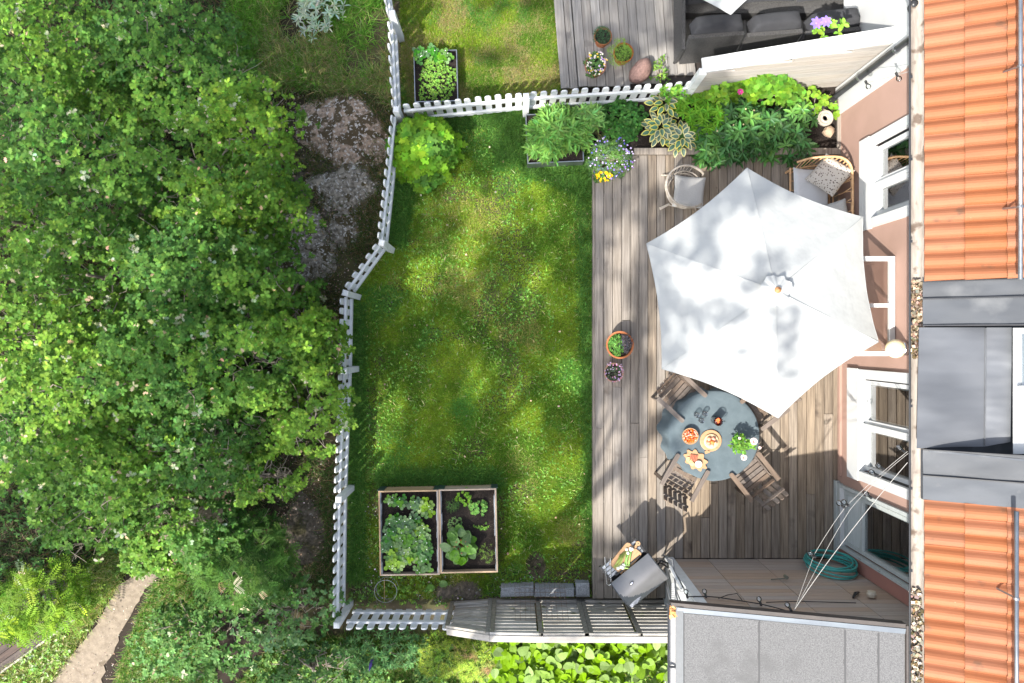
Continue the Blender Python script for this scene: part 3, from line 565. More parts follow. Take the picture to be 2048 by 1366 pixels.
# slatted grey screen along the bottom of the deck
scx = [W(x, 0, 0).x for x in (905, 985, 1075, 1160, 1250, 1337)]; YS = -3.985
ss = thing('slatted_screen', 'weathered grey slatted wooden screen with pale top board behind the grill', 'screen', (scx[0], YS, 0))
hts = [.90, 1.24, 1.27, 1.27, 1.28, 1.28]; yoff = [-.05, 0, 0, 0, 0, 0]
for i, (x, h_) in enumerate(zip(scx, hts)):
    for dx in ((-.032, .032) if i in (1, 3) else (0,)):
        MB().box((x+dx, YS+yoff[i]+.02, h_/2), (.058, .045, h_)).build('post', M['greywood_y'], ss, world_space=True)
for i in range(5):
    x0, x1 = scx[i]+.05, scx[i+1]-.05; h0, h1 = hts[i]-.05, hts[i+1]-.05; n = 10 if i else 9
    for k in range(n):
        t = (k+.35)/n
        if i == 0: a, b = Vector((x0, YS+yoff[0]-.02, .06+t*(h0-.06))), Vector((x1, YS-.02, .06+t*(h1-.06)))
        else: a, b = Vector((x0, YS-.02, .06+t*(h0-.06))), Vector((x1, YS-.02, .06+t*(h0-.06)))
        MB().bar(a, b, .024, .086 if i else .08).build('slat', M['greywood'], ss, world_space=True)
    MB().bar((x0-.05, YS+yoff[i]+.02, .06), (x1+.05, YS+.02, .06), .04, .07).build('bottom_rail', M['greywood'], ss, world_space=True)
    MB().bar((x0-.05, YS+yoff[i]+.02, h0+.02), (x1+.05, YS+.02, h1+.02), .04, .06).build('top_rail', M['greywood'], ss, world_space=True)
    MB().bar((x0-.05, YS+yoff[i]-.04, h0+.056), (x1+.05, YS-.04, h1+.056), .085, .018).build('cap_board', pm('bleached_top_board', (.40, .375, .335), (.33, .30, .265), (3, 30, 9), .7) if i == 0 else bpy.data.materials['bleached_top_board'], ss, world_space=True)
# wire mesh panel leaning on the screen
wm_ = MB()
for k in range(11):
    x = W(1030, 0, .5).x+k*.075; wm_.tube([(x, YS+.30, .12), (x, YS+.07, .92)], .0028, 4)
for k in range(9):
    t = k/8; wm_.tube([(W(1030, 0, .5).x, YS+.30-.23*t, .12+.8*t), (W(1030, 0, .5).x+.75, YS+.30-.23*t, .12+.8*t)], .0028, 4)
tag(wm_.build('wire_mesh_panel', pm('rusty_wire', (.16, .10, .07), None, (9, 9, 9), .7)), 'thin rusty wire mesh panel leaning in front of the slatted screen', 'trellis')
for i, (x0, x1, y, lab) in enumerate(((1001, 1068, 1181, 'long rough grey granite block by the screen, left half'), (1069, 1149, 1182, 'long rough grey granite block by the screen, right half'), (1152, 1179, 1178, 'small square grey granite block at the corner of the deck'))):
    a, b = W(x0, y, .12), W(x1, y, .12); bl = MB(); bl.box((0, 0, 0), (b.x-a.x, .15 if i < 2 else .19, .20), bev=.02)
    me = bl.mesh('granite_block')
    for v in me.vertices: v.co += Vector([random.uniform(-.012, .012) for _ in range(3)])
    tag(link('granite_block', me, M['granite'], loc=((a.x+b.x)/2, a.y, .09), rot=(0, 0, random.uniform(-.03, .03))), lab, 'granite block', 'granite blocks by the slatted screen')
# white privacy screen wall between the terraces (top)
pw = thing('privacy_wall', 'white capped plank screen wall between the two terraces, taller near the house', 'screen wall', (2.65, 3.65, 0))
pa, pb = Vector((2.60, 3.665, 0)), Vector((4.93, 3.865, 0)); hA, hB = 1.24, 1.74; nb = 11
wash = pm('whitewashed_plank', (.42, .39, .355), (.33, .30, .27), (1.4, 10, 45), .75, .1, .05)
for k in range(nb):
    z0, z1 = .1+k*.155, .1+(k+1)*.155-.006
    # clip each plank under the sloping cap
    t = max(0, min(1, (z1-hA)/(hB-hA))) if z1 > hA else 0
    if t >= .98: continue
    a = pa.lerp(pb, t)
    MB().bar(a+Vector((0, 0, (z0+z1)/2)), pb+Vector((0, 0, (z0+z1)/2)), .03, z1-z0).build('plank', wash, pw, world_space=True)
d = (pb-pa).normalized(); nrm = Vector((-d.y, d.x, 0))
cm = MB(); w0 = .17
P = [pa-d*.02-nrm*.03, pb-nrm*.03, pb+nrm*w0, pa-d*.02+nrm*w0]
cm.hexa([Vector((p.x, p.y, (hA if i in (0, 3) else hB))) for i, p in enumerate(P)]+[Vector((p.x, p.y, (hA if i in (0, 3) else hB)+.03)) for i, p in enumerate(P)]); cm.build('cap', M['whiteplain'], pw, world_space=True)
MB().bar(pa+Vector((-.01, 0, .1)), pa+Vector((-.01, 0, hA-.002)), .10, .09, up=(0, 1, 0)).build('end_post', M['white'], pw, world_space=True)
MB().bar(pa+nrm*.1+Vector((0, 0, .15)), pb+nrm*.1+Vector((0, 0, .15)), .02, .07).build('rail', M['white'], pw, world_space=True)

# ================================================================ SHED (bottom right)
shed = thing('shed', 'shed with taupe board wall and sloping grey felt roof', 'shed', (2.31, -3.28, 0))
YW = -3.28; xc = [2.33, 2.95, 3.69, 4.40, 4.905]
def rz_(x): return 2.2+(x-1.903)*(.64/2.507)
for c in range(4):
    zt_ = rz_((xc[c]+xc[c+1])/2)-.12; n = int((zt_-.2)/.125)
    for k in range(n):
        MB().box(((xc[c]+xc[c+1])/2, YW-.012, .2+.125*(k+.5)), (xc[c+1]-xc[c]-.008, .022, .119)).build('cladding_board', M['clad'], shed, world_space=True)
bk = MB(); bk.add([(2.33, YW-.03, .0), (4.9, YW-.03, .0), (4.9, YW-.03, 2.6), (2.33, YW-.03, 2.1)], [(0, 1, 2, 3)]); bk.build('wall', M['darkgap'], shed, world_space=True)
wl2 = MB(); wl2.hexa([(2.32, -6, 0), (2.38, -6, 0), (2.38, YW-.04, 0), (2.32, YW-.04, 0), (2.32, -6, 2.15), (2.38, -6, 2.15), (2.38, YW-.04, 2.15), (2.32, YW-.04, 2.15)]); wl2.build('side_wall', M['white'], shed, world_space=True)
MB().box((2.365, YW+.014, 1.17), (.13, .03, 1.95)).build('corner_board', M['white'], shed, world_space=True)
def sr_(px, py, dz=0):      # a place on the sloping shed roof plane from photo pixels
    u, v = (px-1024)/F, -(py-683)/F; k = .64/2.507; z0 = 2.2+dz-1.903*k   # z = z0+k*x , x=u(H-z)
    z = (z0+k*u*H)/(1+k*u); return Vector((u*(H-z), v*(H-z), z))
def rp(x, y, dz=0): return Vector((x, y, rz_(x)+dz))
XL, XR, YT, YB = 1.90, 4.42, -3.18, -6.2
rf = link('roof', MB().hexa([rp(XL+.12, YB, -.10), rp(XR, YB, -.10), rp(XR, YT, -.10), rp(XL+.12, YT, -.10), rp(XL+.12, YB, -.03), rp(XR, YB, -.03), rp(XR, YT, -.03), rp(XL+.12, YT, -.03)]).mesh('roof'), M['darkgap'], shed, True)
MB().hexa([rp(XL+.03, YT-.035, -.09), rp(XR, YT-.035, -.09), rp(XR, YT+.012, -.09), rp(XL+.03, YT+.012, -.09), rp(XL+.03, YT-.035, .012), rp(XR, YT-.035, .012), rp(XR, YT+.012, .012), rp(XL+.03, YT+.012, .012)]).build('fascia', M['darkgap'], rf, world_space=True)
MB().hexa([rp(XL+.10, YT-.10, -.02), rp(XR-.01, YT-.10, -.02), rp(XR-.01, YT-.037, -.02), rp(XL+.10, YT-.037, -.02), rp(XL+.10, YT-.10, .008), rp(XR-.01, YT-.10, .004), rp(XR-.01, YT-.037, .02), rp(XL+.10, YT-.037, .02)]).build('flashing', M['flash'], rf, world_space=True)
MB().hexa([rp(XR-.01, YB, -.02), rp(XR+.01, YB, -.02), rp(XR+.01, YT, -.02), rp(XR-.01, YT, -.02), rp(XR-.01, YB, .03), rp(XR+.01, YB, .03), rp(XR+.01, YT, .03), rp(XR-.01, YT, .03)]).build('side_fascia', M['darkgap'], rf, world_space=True)
sx = [XL+.175, sr_(1518, 1240).x, sr_(1690, 1240).x, sr_(1757, 1240).x, XR-.012]
for i in range(4):
    b = MB(); n = 30; dz = .004+.003*(3-i); 
    for j in range(n+1):
        y = YT-.10+(YB-YT+.10)*j/n; w_ = .006*math.sin(j*2.3+i)+.005*math.sin(j*5.1)
        b.v += [tuple(rp(sx[i]+.004, y, dz)), tuple(rp(sx[i+1]-.002+w_*(i < 3), y, dz))]
    b.f = [(2*j, 2*j+2, 2*j+3, 2*j+1) for j in range(n)]; b.m = [0]*n; b.build('felt_sheet', M['felt'], rf, world_space=True)
    if i < 3:
        b = MB()
        for j in range(n*3):
            y = YT-.12+(YB-YT+.12)*j/(n*3); b.v += [tuple(rp(sx[i+1]-.014-.010*max(0, math.sin(j*.9+i)*math.sin(j*.37)), y, dz+.002)), tuple(rp(sx[i+1]+.006, y, dz+.002))]
        b.f = [(2*j, 2*j+2, 2*j+3, 2*j+1) for j in range(n*3-1)]; b.m = [0]*len(b.f); b.build('felt_seam', M['bitumen'], rf, world_space=True)
MB().hexa([rp(XL+.085, YB, .0), rp(XL+.172, YB, .0), rp(XL+.172, YT-.02, .0), rp(XL+.085, YT-.02, .0), rp(XL+.085, YB, .012), rp(XL+.172, YB, .012), rp(XL+.172, YT-.02, .012), rp(XL+.085, YT-.02, .012)]).build('edge_flashing', flat('dull_grey_metal', (.075, .085, .095)), rf, world_space=True)
gs = gutter(XL, XL+.10, 2.215, YB, YT, shed, pm('pale_gutter', (.33, .33, .33), (.25, .25, .25), (9, 2, 9), .5, c3=(.55, .36, .2), s3=5, t3=.7))
MB().box((XL+.05, W(0, 1333, 2.2).y, 2.215), (.10, .022, .02)).build('gutter_bracket', M['blackmetal'], gs, world_space=True)
o = litter('leaf_litter', 40, (XL+.025, XL+.085), (YT-.16, YT-.02), 2.18, .05, jit((.55, .28, .12), 40, .4), '', ''); tag(o, 'clump of brown dry leaves in the top corner of the shed gutter', 'leaf litter', None, 'stuff')
# small things on and before the shed wall
hs = thing('garden_hose', 'coiled turquoise garden hose hanging on the taupe shed wall', 'hose', (4.55, YW+.08, .75))
cc = Vector((4.56, YW+.10, .72)); pts = []
for k in range(7*28):
    a = 2*math.pi*k/28; t = k/(7*28); r1 = .325-.035*math.sin(t*19)**2; r2 = .46-.07*math.sin(t*13+1)**2-.12*(t > .55)*t*.6
    pts.append(cc+Vector((r1*math.cos(a), .055*math.sin(t*25)+(-.04+.10*t), r2*math.sin(a)-.04*math.sin(t*13))))
MB().tube(pts, .0125, 7).build('coil', M['hose'], hs, world_space=True, smooth=True)
e = W(1697, 1143, .9); MB().tube([e, e+Vector((-.05, .03, .05)), e+Vector((-.10, .0, .0))], .02, 8).build('nozzle', M['plastic'], hs, world_space=True); MB().tube([e+Vector((-.10, 0, 0)), e+Vector((-.14, 0, -.02))], .022, 8).build('coupling', flat('brass', (.5, .33, .1), .35), hs, world_space=True)
def wallpt(px, py): y = YW+.02; s_ = -y*F/(py-683); return Vector(((px-1024)*s_/F, y, H-s_))
p = wallpt(1743, 1194); tag(MB().lathe([(.01, -.04), (.05, -.035), (.06, 0), (.05, .035), (.01, .04)], 9, R=rot3(rx=1.57)).build('soap_holder', flat('pale_stone', (.50, .44, .34)), loc=p+Vector((0, .04, 0))), 'small pale block fixed on the shed wall', 'holder')
p = wallpt(1713, 1190); tag(MB().tube([(-.09, 0, .09), (-.02, .03, .02), (.02, .02, -.02), (.08, 0, -.10)], [.012, .022, .02, .012], 6).build('wall_hook', M['plastic'], loc=p), 'black hook like clip fixed on the shed wall', 'hook')
p = wallpt(1562, 1160); b = MB().tube([(-.13, 0, -.02), (0, .01, -.02), (.08, .02, -.01)], .008, 6); b.tube([(.07, .04, -.04), (.07, .04, .03)], .025, 8); tag(b.build('wall_bracket', flat('greenish_metal', (.16, .16, .12)), loc=p), 'small greenish metal bracket in the middle of the shed wall', 'bracket')
wc = MB(); q = [wallpt(x, y)+Vector((0, .02, 0)) for x, y in ((1372, 1197), (1390, 1196), (1412, 1196), (1437, 1198), (1470, 1203), (1520, 1211), (1545, 1217), (1570, 1224))]; wc.tube(q, .007, 5)
q2 = [wallpt(x, y)+Vector((0, .02, 0)) for x, y in ((1437, 1200), (1455, 1193), (1474, 1190), (1486, 1206))]; wc.tube(q2, .006, 5); q3 = [wallpt(x, y)+Vector((0, .02, 0)) for x, y in ((1532, 1208), (1560, 1207), (1600, 1206), (1712, 1209))]; wc.tube(q3, .006, 5)
cb = tag(wc.build('wall_cable', M['plastic']), 'black cable strung along the shed wall under the roof edge', 'cable')
def bulb(parent, p, d_, ws=True):
    p = Vector(p); d_ = Vector(d_).normalized(); q = d_.to_track_quat('Z', 'Y').to_matrix()
    MB().lathe([(.0135, -.035), (.0155, -.03), (.0155, .01), (.012, .014)], 10, p, q).build('socket', M['plastic'], parent, world_space=ws)
    MB().lathe([(.011, .012), (.015, .02), (.028, .04), (.0325, .058), (.028, .078), (.014, .089), (.001, .092)], 14, p, q).build('bulb', M['clear'], parent, world_space=ws, smooth=True)
for px, py in ((1374, 1196), (1411, 1195), (1521, 1211)): bulb(cb, wallpt(px, py)+Vector((0, .03, 0)), (0, .6, -1))
# string lights
def sag(a, b, s_, n=14): return [a.lerp(b, t)+Vector((0, 0, -4*s_*t*(1-t))) for t in np.linspace(0, 1, n)]
sl = thing('string_lights', 'bare bulb string lights hanging from the house gutter to the shed roof', 'string lights', (4.4, -2, 2.6))
A1 = W(1815, 903, 2.83); K1 = W(1690, 1015, 2.50); K2 = W(1628, 1110, 2.35); E1 = W(1588, 1222, 2.50)
cd = MB()
cd.tube(sag(A1, K1, .03)+sag(K1, K2, .02)[1:]+sag(K2, E1, .0)[1:], .0024, 5); cd.tube(sag(A1+Vector((.01, -.02, 0)), K1+Vector((.05, -.02, .02)), .05)+sag(K1+Vector((.05, -.02, .02)), W(1650, 1105, 2.42), .01)[1:]+sag(W(1650, 1105, 2.42), E1, 0)[1:], .0024, 5)
cd.tube(sag(W(1815, 925, 2.83), E1+Vector((0, .01, 0)), .06), .004, 5); cd.build('cord', M['cord'], sl, world_space=True)
for px, py, z in ((1806, 901, 2.78), (1764, 936, 2.66), (1751, 949, 2.64), (1685, 1012, 2.5), (1694, 1009, 2.5), (1739, 993, 2.55), (1627, 1112, 2.36), (1580, 1217, 2.46)): bulb(sl, W(px, py, z), (random.uniform(-.4, -.1), random.uniform(.1, .5), -1 if px < 1790 else -.6))
s2 = thing('string_lights', 'short string of bare bulbs across the white wall beside the downpipe', 'string lights', (4.8, 3.7, 2))
a, b_, c_ = W(1822, 142, 2.5), W(1794, 150, 2.3), W(1733, 166, 1.9); cd = MB(); cd.tube([a, b_, c_, c_+Vector((-.02, .04, .0))], .004, 5); cd.build('cord', M['cord'], s2, world_space=True)
for p in (b_, c_): bulb(s2, p, (.7, -.6, -.5))

# ================================================================ FURNITURE
def lawnchair():
    r = thing('armchair', 'x', 'chair', group='brown slatted armchairs round the table')
    m = M['darkwood']
    for k in range(6): MB().box((0, -.19+k*.078, .41-.012*abs(k-2.5)*0+.01*(k == 5)), (.46, .064, .016)).build('seat_slat', m, r)
    for s_ in (-1, 1):
        MB().prism([(-.035, -.27), (.035, -.27), (.035, .26), (.02, .285), (-.02, .285), (-.035, .26)], .62, .642, c=(s_*.27, 0, 0)).build('armrest', m, r)
        for y, z in ((.22, .62), (-.2, .62)): MB().box((s_*.27, y, z/2), (.03, .055, z)).build('leg', m, r)
        MB().bar((s_*.245, -.22, .385), (s_*.245, .24, .39), .022, .045).build('seat_rail', m, r)
    R = rot3(rx=rad(24))
    for k in range(5):
        o = [(-.03, 0), (.03, 0), (.03, .47), (.018, .497), (-.018, .497), (-.03, .47)]
        Rr = Matrix.Rotation(math.pi/2+rad(24), 3, 'X')
        MB().prism(o, -.008, .008, c=((k-2)*.088, -.235, .44), R=Rr).build('back_slat', m, r)
    for t in (.10, .36):
        c = Rr @ Vector((0, t, -.018)) + Vector((0, -.235, .44)); MB().box(c, (.44, .02, .045), rot3(rx=rad(24))).build('back_rail', m, r)
    return r
tc_ = W(1429, 871.5, .75)
chairs = [(1351, 790, .42, 'brown slatted armchair at the table between the two pots and the parasol tip'), (1357, 946, .42, 'brown slatted armchair at the table on the side nearest the grill'), (1492, 944, .42, 'brown slatted armchair half in the shed shadow, right of the tablecloth'), (1512, 806, .42, 'brown slatted armchair mostly hidden under the edge of the parasol')]
c0 = lawnchair(); c0.scale = (.90, .90, .93)
for i, (px, py, z, lab) in enumerate(chairs):
    p = W(px, py, z); p.z = ZD; d = tc_-p; a = math.atan2(d.y, d.x)-math.pi/2
    if i == 0: c0.location = p; c0.rotation_euler = (0, 0, a+.12); c0['label'] = lab
    else: copy_tree(c0, loc=p, rz=a+[0, .12, -.1, .1][i], label=lab)
# table and cloth
tb = thing('round_table', 'round garden table under a slate blue cloth', 'table', (tc_.x, tc_.y, ZD))
tp = link('tabletop', MB().lathe([(.60, .515), (.61, .53), (.60, .545)], 40).mesh('tabletop'), M['greywood'], tb)
for k in range(4): a = k*math.pi/2+.4; MB().bar((.42*math.cos(a), .42*math.sin(a), 0), (.38*math.cos(a), .38*math.sin(a), .52), .05, .05).build('leg', M['greywood'], tb)
b = MB(); n = 120
def cz(r): return .5495
rings = [(0.001, .552), (.2, .552), (.4, .552), (.58, .552), (.632, .550), (.645, .542), (.648, .50), (.648, .42), (.65, .30), (.655, .20)]
for j, (r, z) in enumerate(rings):
    for k in range(n):
        a = 2*math.pi*k/n; d_ = max(0, (j-5)/4)
        fold = d_*(.022*math.sin(a*19+.6*math.sin(a*3))+.02*math.sin(a*11)) + d_*.075*max(0, math.cos(a-2.9))**2
        zz = z+.004*math.sin(r*20+a*2)*math.sin(a*5+r*9)+.003*math.sin(r*47+a*7) + d_*.05*math.sin(a*4+1)
        b.v.append(((r+fold)*math.cos(a), (r+fold)*math.sin(a), zz))
b.f = [(j*n+k, j*n+(k+1) % n, (j+1)*n+(k+1) % n, (j+1)*n+k)[::-1] for j in range(len(rings)-1) for k in range(n)]; b.m = [0]*len(b.f)
b.f.append(tuple(range(n))); b.m.append(0)
tag(b.build('tablecloth', M['tcloth'], smooth=True, loc=(tc_.x, tc_.y, ZD)), 'slate blue tablecloth draped over the round table', 'tablecloth')
ZT = ZD+.556
def on(px, py, z=ZT): return W(px, py, z)
for i, (px, py, lab) in enumerate(((1391, 829, 'empty drinking glass on the blue cloth, leftmost of three'), (1407, 826, 'empty drinking glass on the blue cloth nearest the tea jug'), (1400, 840, 'empty drinking glass on the blue cloth closest to the fruit board'))):
    g_ = MB().lathe([(.0, .0), (.026, .001), (.030, .006), (.037, .10), (.0345, .10), (.027, .012), (.0, .010)], 20)
    tag(g_.build('drinking_glass', M['clear'], smooth=True, loc=on(px, py)), lab, 'glass', 'drinking glasses on the table')
jg = thing('tea_jug', 'glass jug of dark red iced tea with fruit slices', 'jug', on(1429, 840))
MB().lathe([(.0, 0), (.056, .002), (.064, .02), (.058, .15), (.062, .20), (.0585, .20), (.055, .15), (.060, .025), (.0, .012)], 24).build('jug_glass', M['clear'], jg, smooth=True)
MB().lathe([(.0, .014), (.056, .02), (.054, .14), (.0, .142)], 20).build('tea', flat('red_tea', (.10, .012, .008), .1), jg, smooth=True)
MB().tube([(.058, 0, .17), (.10, 0, .16), (.105, 0, .09), (.062, 0, .06)], .006, 6).build('handle', M['clear'], jg)
fr = MB(); [fr.lathe([(.001, .0), (.016, .002), (.016, .005), (.001, .007)], 8, (random.uniform(-.035, .035), random.uniform(-.035, .035), .142), rot3(rx=random.uniform(-.6, .6))) for _ in range(8)]; fr.build('fruit_slices', flat('orange_slice', (.75, .16, .04)), jg)
# strawberry bowl
bw_ = thing('strawberry_bowl', 'round bowl heaped with ripe strawberries', 'bowl', on(1378, 871))
MB().lathe([(.0, 0), (.05, .002), (.095, .04), (.118, .072), (.113, .074), (.09, .045), (.0, .02)], 32).build('bowl', M['board'], bw_, smooth=True)
berry = MB().lathe([(.002, -.015), (.010, -.010), (.0155, .002), (.013, .012), (.002, .015)], 8).mesh('strawberry', True); berry.materials.append(pm('strawberry_red', (.72, .07, .025), (.85, .20, .05), (60, 60, 60), .3, rnd=.15))
for k in range(78):
    a = random.random()*6.28; r = .098*math.sqrt(random.random()); o = link('strawberry', berry, None, bw_, loc=(r*math.cos(a), r*math.sin(a), .052+.03*(1-(r/.1)**2)+random.uniform(0, .012)), rot=(random.random()*3, random.random()*3, random.random()*6))
# fruit plate on a round wooden board
fb = thing('round_serving_board', 'pale round wooden serving board under the peach plate', 'serving board', on(1421, 881))
MB().lathe([(.0, 0), (.148, .0), (.155, .006), (.155, .016), (.148, .02), (.0, .02)], 40).build('board', M['board'], fb); MB().box((-.05, -.16, .01), (.07, .04, .02), rot3(.3)).build('handle', M['board'], fb)
pl = thing('peach_plate', 'pale wooden dish holding six ripe peaches', 'plate', on(1421, 882)+Vector((0, 0, .021)))
MB().lathe([(.0, 0), (.07, .0), (.105, .018), (.102, .024), (.068, .008), (.0, .007)], 36).build('plate', flat('turned_pale_wood', (.66, .47, .28)), pl, smooth=True)
pc = MB().lathe([(.0, -.03), (.018, -.025), (.031, -.004), (.029, .014), (.014, .027), (.003, .024)], 14).mesh('peach', True); pc.materials.append(pm('peach_skin', (.72, .34, .10), (.55, .09, .06), (18, 18, 18), .6, rnd=.1))
for k, (x, y) in enumerate(((-.035, .035), (.025, .035), (-.045, -.015), (.005, -.005), (.045, -.02), (-.0, -.05))): link('peach', pc, None, pl, loc=(x*1.1, y*1.1, .038+.02*(k == 3)), rot=(random.random(), random.random(), k))
# wavy snack board
wv = [((.175+.022*math.cos(k*9*2*math.pi/72))*math.cos(k*2*math.pi/72)*1.0, (.118+.018*math.cos(k*9*2*math.pi/72))*math.sin(k*2*math.pi/72)) for k in range(72)]
sb = thing('snack_board', 'scalloped wooden board with bread, sausages and a small cheese', 'serving board', on(1391, 920), rz=-.66)
MB().prism(wv, 0, .018).build('board', M['board'], sb)
for k in range(5): MB().tube([(-.075+k*.022, -.035, .032), (-.07+k*.022, .055, .034)], [.011, .010], 8).build('sausage', flat('cured_sausage', (.42, .11, .06)) if k == 0 else bpy.data.materials['cured_sausage'], sb, loc=(-.02, .01, 0), rot=(0, 0, .5))
for k in range(4): MB().lathe([(.0, 0), (.03, .0), (.033, .006), (.03, .011), (.0, .012)], 14, (-.10+.028*k, -.05-.008*k, .018+.006*k), rot3(rx=.25)).build('bread_slice', flat('toasted_bread', (.62, .36, .17), .9) if k == 0 else bpy.data.materials['toasted_bread'], sb)
MB().lathe([(.0, 0), (.047, .0), (.05, .01), (.05, .035), (.045, .04), (.0, .041)], 24, (.055, -.02, .018)).build('cheese', flat('white_rind_cheese', (.82, .76, .62), .8), sb, smooth=True)
# vase of peonies
vz = thing('flower_vase', 'glass vase of pale pink peonies and green foliage', 'vase', on(1470, 884))
MB().lathe([(.0, 0), (.055, .0), (.075, .05), (.06, .13), (.07, .17), (.066, .17), (.056, .13), (.07, .05), (.0, .012)], 24).build('vase', M['clear'], vz, smooth=True)
n = 170; a = U(0, 6.28, n); r = .12*np.sqrt(U(0, 1, n)); pos = np.stack([r*np.cos(a)-.0, r*np.sin(a), .17+.06*(1-(r/.12)**2)+U(0, .05, n)], -1)
link('foliage', scatter_mesh('foliage', OVAL, pos, U(0, 6.3, n), U(-.2, .6, n), U(-.4, .4, n), U(.035, .06, n), jit((.11, .24, .035), n)), M['leaf'], vz)
n = 26; a0 = U(-.6, .5, n); pos = np.stack([.10+U(0, .09, n), U(-.05, .05, n)-.01, .2+U(0, .05, n)], -1)
link('leaf_spray', scatter_mesh('leaf_spray', OVAL, pos, U(-1.9, -1.2, n), U(-.2, .4, n), U(-.4, .4, n), U(.03, .055, n), jit((.13, .28, .04), n)), M['leaf'], vz)
def peony(parent, x, y, z, s_, stem=True):
    n = 60; t = np.arange(n); yaw = t*2.4; pit = .15+1.1*(1-t/n); pos = np.stack([np.zeros(n)+x, np.zeros(n)+y, np.full(n, z)-.4*s_*(t/n)*0], -1)
    link('flower', scatter_mesh('flower', ROUND, pos, yaw, pit, np.zeros(n), s_*(.6+.5*t/n), mixc(jit((.86, .55, .62), n, .08, .03), jit((.92, .78, .80), n, .05, .02), (t/n))), M['petal'], parent)
    if stem: MB().tube([(x, y, z), (x*.5, y*.5, z-.06), (0, 0, .1)], .003, 5).build('stem', flat('green_stem', (.10, .2, .04)) if 'green_stem' not in bpy.data.materials else bpy.data.materials['green_stem'], parent)
for x, y, z, s_ in ((.16, .055, .30, .052), (.07, -.19, .16, .045), (.28, -.05, .2, .022), (-.02, .09, .25, .02)): peony(vz, x, y, z, s_)

# ---------------------------------------------------------------- parasol
def parasol(name, label, px_c, z_e, z_a, Rr, rot, loc=None, pole=True, tilt=None):
    c = loc; u = thing(name, label, 'parasol', (c.x, c.y, ZD)); zc = z_e-ZD; za = z_a-ZD
    for k in range(6):
        a0, a1 = rot+k*math.pi/3, rot+(k+1)*math.pi/3; b = MB(); n = 22; idx = {}
        for i in range(n+1):
            t = i/n
            for j in range(i+1):
                s_ = j/i if i else 0; p = Vector((math.cos(a0), math.sin(a0), 0)).lerp(Vector((math.cos(a1), math.sin(a1), 0)), s_)*Rr*t
                e_ = 4*s_*(1-s_); p *= 1-.045*e_*t; z = za+(zc-za)*(t**1.12)-.034*e_*t*(1-.3*t)+.004*math.sin(34*s_+3*k)*t**3*(1-e_)+.0025*math.sin(21*s_*t+5*t+k)
                idx[i, j] = len(b.v); b.v.append((p.x, p.y, z+.0035*math.sin(9*t+k)*math.sin(7*s_+k)))
        for i in range(n):
            for j in range(i+1):
                b.f.append((idx[i, j], idx[i+1, j], idx[i+1, j+1]))
                if j < i: b.f.append((idx[i, j], idx[i+1, j+1], idx[i, j+1]))
        b.m = [0]*len(b.f); b.build('canopy_panel', M['canopy'], u, smooth=True)
        MB().tube([Vector(b.v[idx[n, j]])+Vector((0, 0, -.004)) for j in range(n+1)], .006, 5).build('hem', M['canopy'], u, smooth=True)
        v = Vector((math.cos(a0), math.sin(a0), 0))
        MB().bar(v*.04+Vector((0, 0, za-.03)), v*(Rr-.02)+Vector((0, 0, zc-.012)), .02, .014).build('rib', M['board'], u)
        MB().bar(v*.04+Vector((0, 0, za-.62)), v*Rr*.5+Vector((0, 0, (za+zc)/2-.02)), .016, .012).build('strut', M['board'], u)
        MB().tube([v*Rr*.06+Vector((0, 0, za+.0)), v*(Rr)+Vector((0, 0, zc+.004))], .0035, 4).build('seam', M['canopy'], u)
    b = MB(); n = 72; prof = [(.002, .075), (.03, .07), (.07, .052), (.115, .034), (.155, .018), (.18, .016)]
    for j, (r, h_) in enumerate(prof):
        for k in range(n):
            a = 2*math.pi*k/n; f_ = (j/5)**2*(.014*math.sin(3*a+.5)+.010*math.sin(7*a)+.010*math.sin(11*a+2)); b.v.append(((r+f_*.7)*math.cos(a), (r+f_*.7)*math.sin(a), za+h_+f_*1.1+.008*(j/5)))
    b.f = [(j*n+k, j*n+(k+1) % n, (j+1)*n+(k+1) % n, (j+1)*n+k)[::-1] for j in range(5) for k in range(n)]; b.m = [0]*len(b.f)
    b.build('vent_cap', M['canopy'], u, smooth=True)
    MB().lathe([(.0, .06), (.036, .065), (.038, .085), (.034, .10), (.012, .104), (.012, .112), (.0, .114)], 20, (0, 0, za)).build('finial', M['orangewood'], u, smooth=True)
    MB().tube([(0, 0, 0), (0, 0, za+.05)], .024, 14).build('pole', M['board'], u, smooth=True)
    MB().lathe([(.0, 0), (.27, 0), (.27, .05), (.06, .08), (.035, .12), (.035, .3), (.0, .3)], 30).build('base', M['blackmetal'], u)
    return u
pc_ = W(1526.5, 585.5, 2.15); a0 = math.atan2(249.5, -31)
parasol('parasol', 'large off white six sided parasol over the middle of the deck', None, 2.13, 2.53, 1.545, a0, loc=pc_)
pn = W(1435, -208, 2.0); parasol('parasol', 'white parasol corner hanging over the black sofa at the top edge', None, 2.0, 2.35, 1.48, math.atan2(-235, 27), loc=pn)
# ---------------------------------------------------------------- cushions
def pillow(name, w, d, h, mat, n=14, round_=.3):
    b = MB()
    for side in (1, -1):
        for i in range(n+1):
            for j in range(n+1):
                u, v = i/n*2-1, j/n*2-1; k = (1-abs(u)**4)*(1-abs(v)**4); pinch = 1-.07*(1-abs(u)**2)*abs(v)**3
                px_ = u*w/2*(1-.06*(1-v*v)*abs(u)**3); py_ = v*d/2*(1-.06*(1-u*u)*abs(v)**3)
                b.v.append((px_, py_, side*h/2*k**round_+.004*math.sin(u*5+v*3)*k))
    m_ = (n+1)**2
    for s_ in (0, 1):
        for i in range(n):
            for j in range(n):
                q = (s_*m_+i*(n+1)+j, s_*m_+(i+1)*(n+1)+j, s_*m_+(i+1)*(n+1)+j+1, s_*m_+i*(n+1)+j+1); b.f.append(q if s_ == 0 else q[::-1])
    b.m = [0]*len(b.f); return b.mesh(name, True)
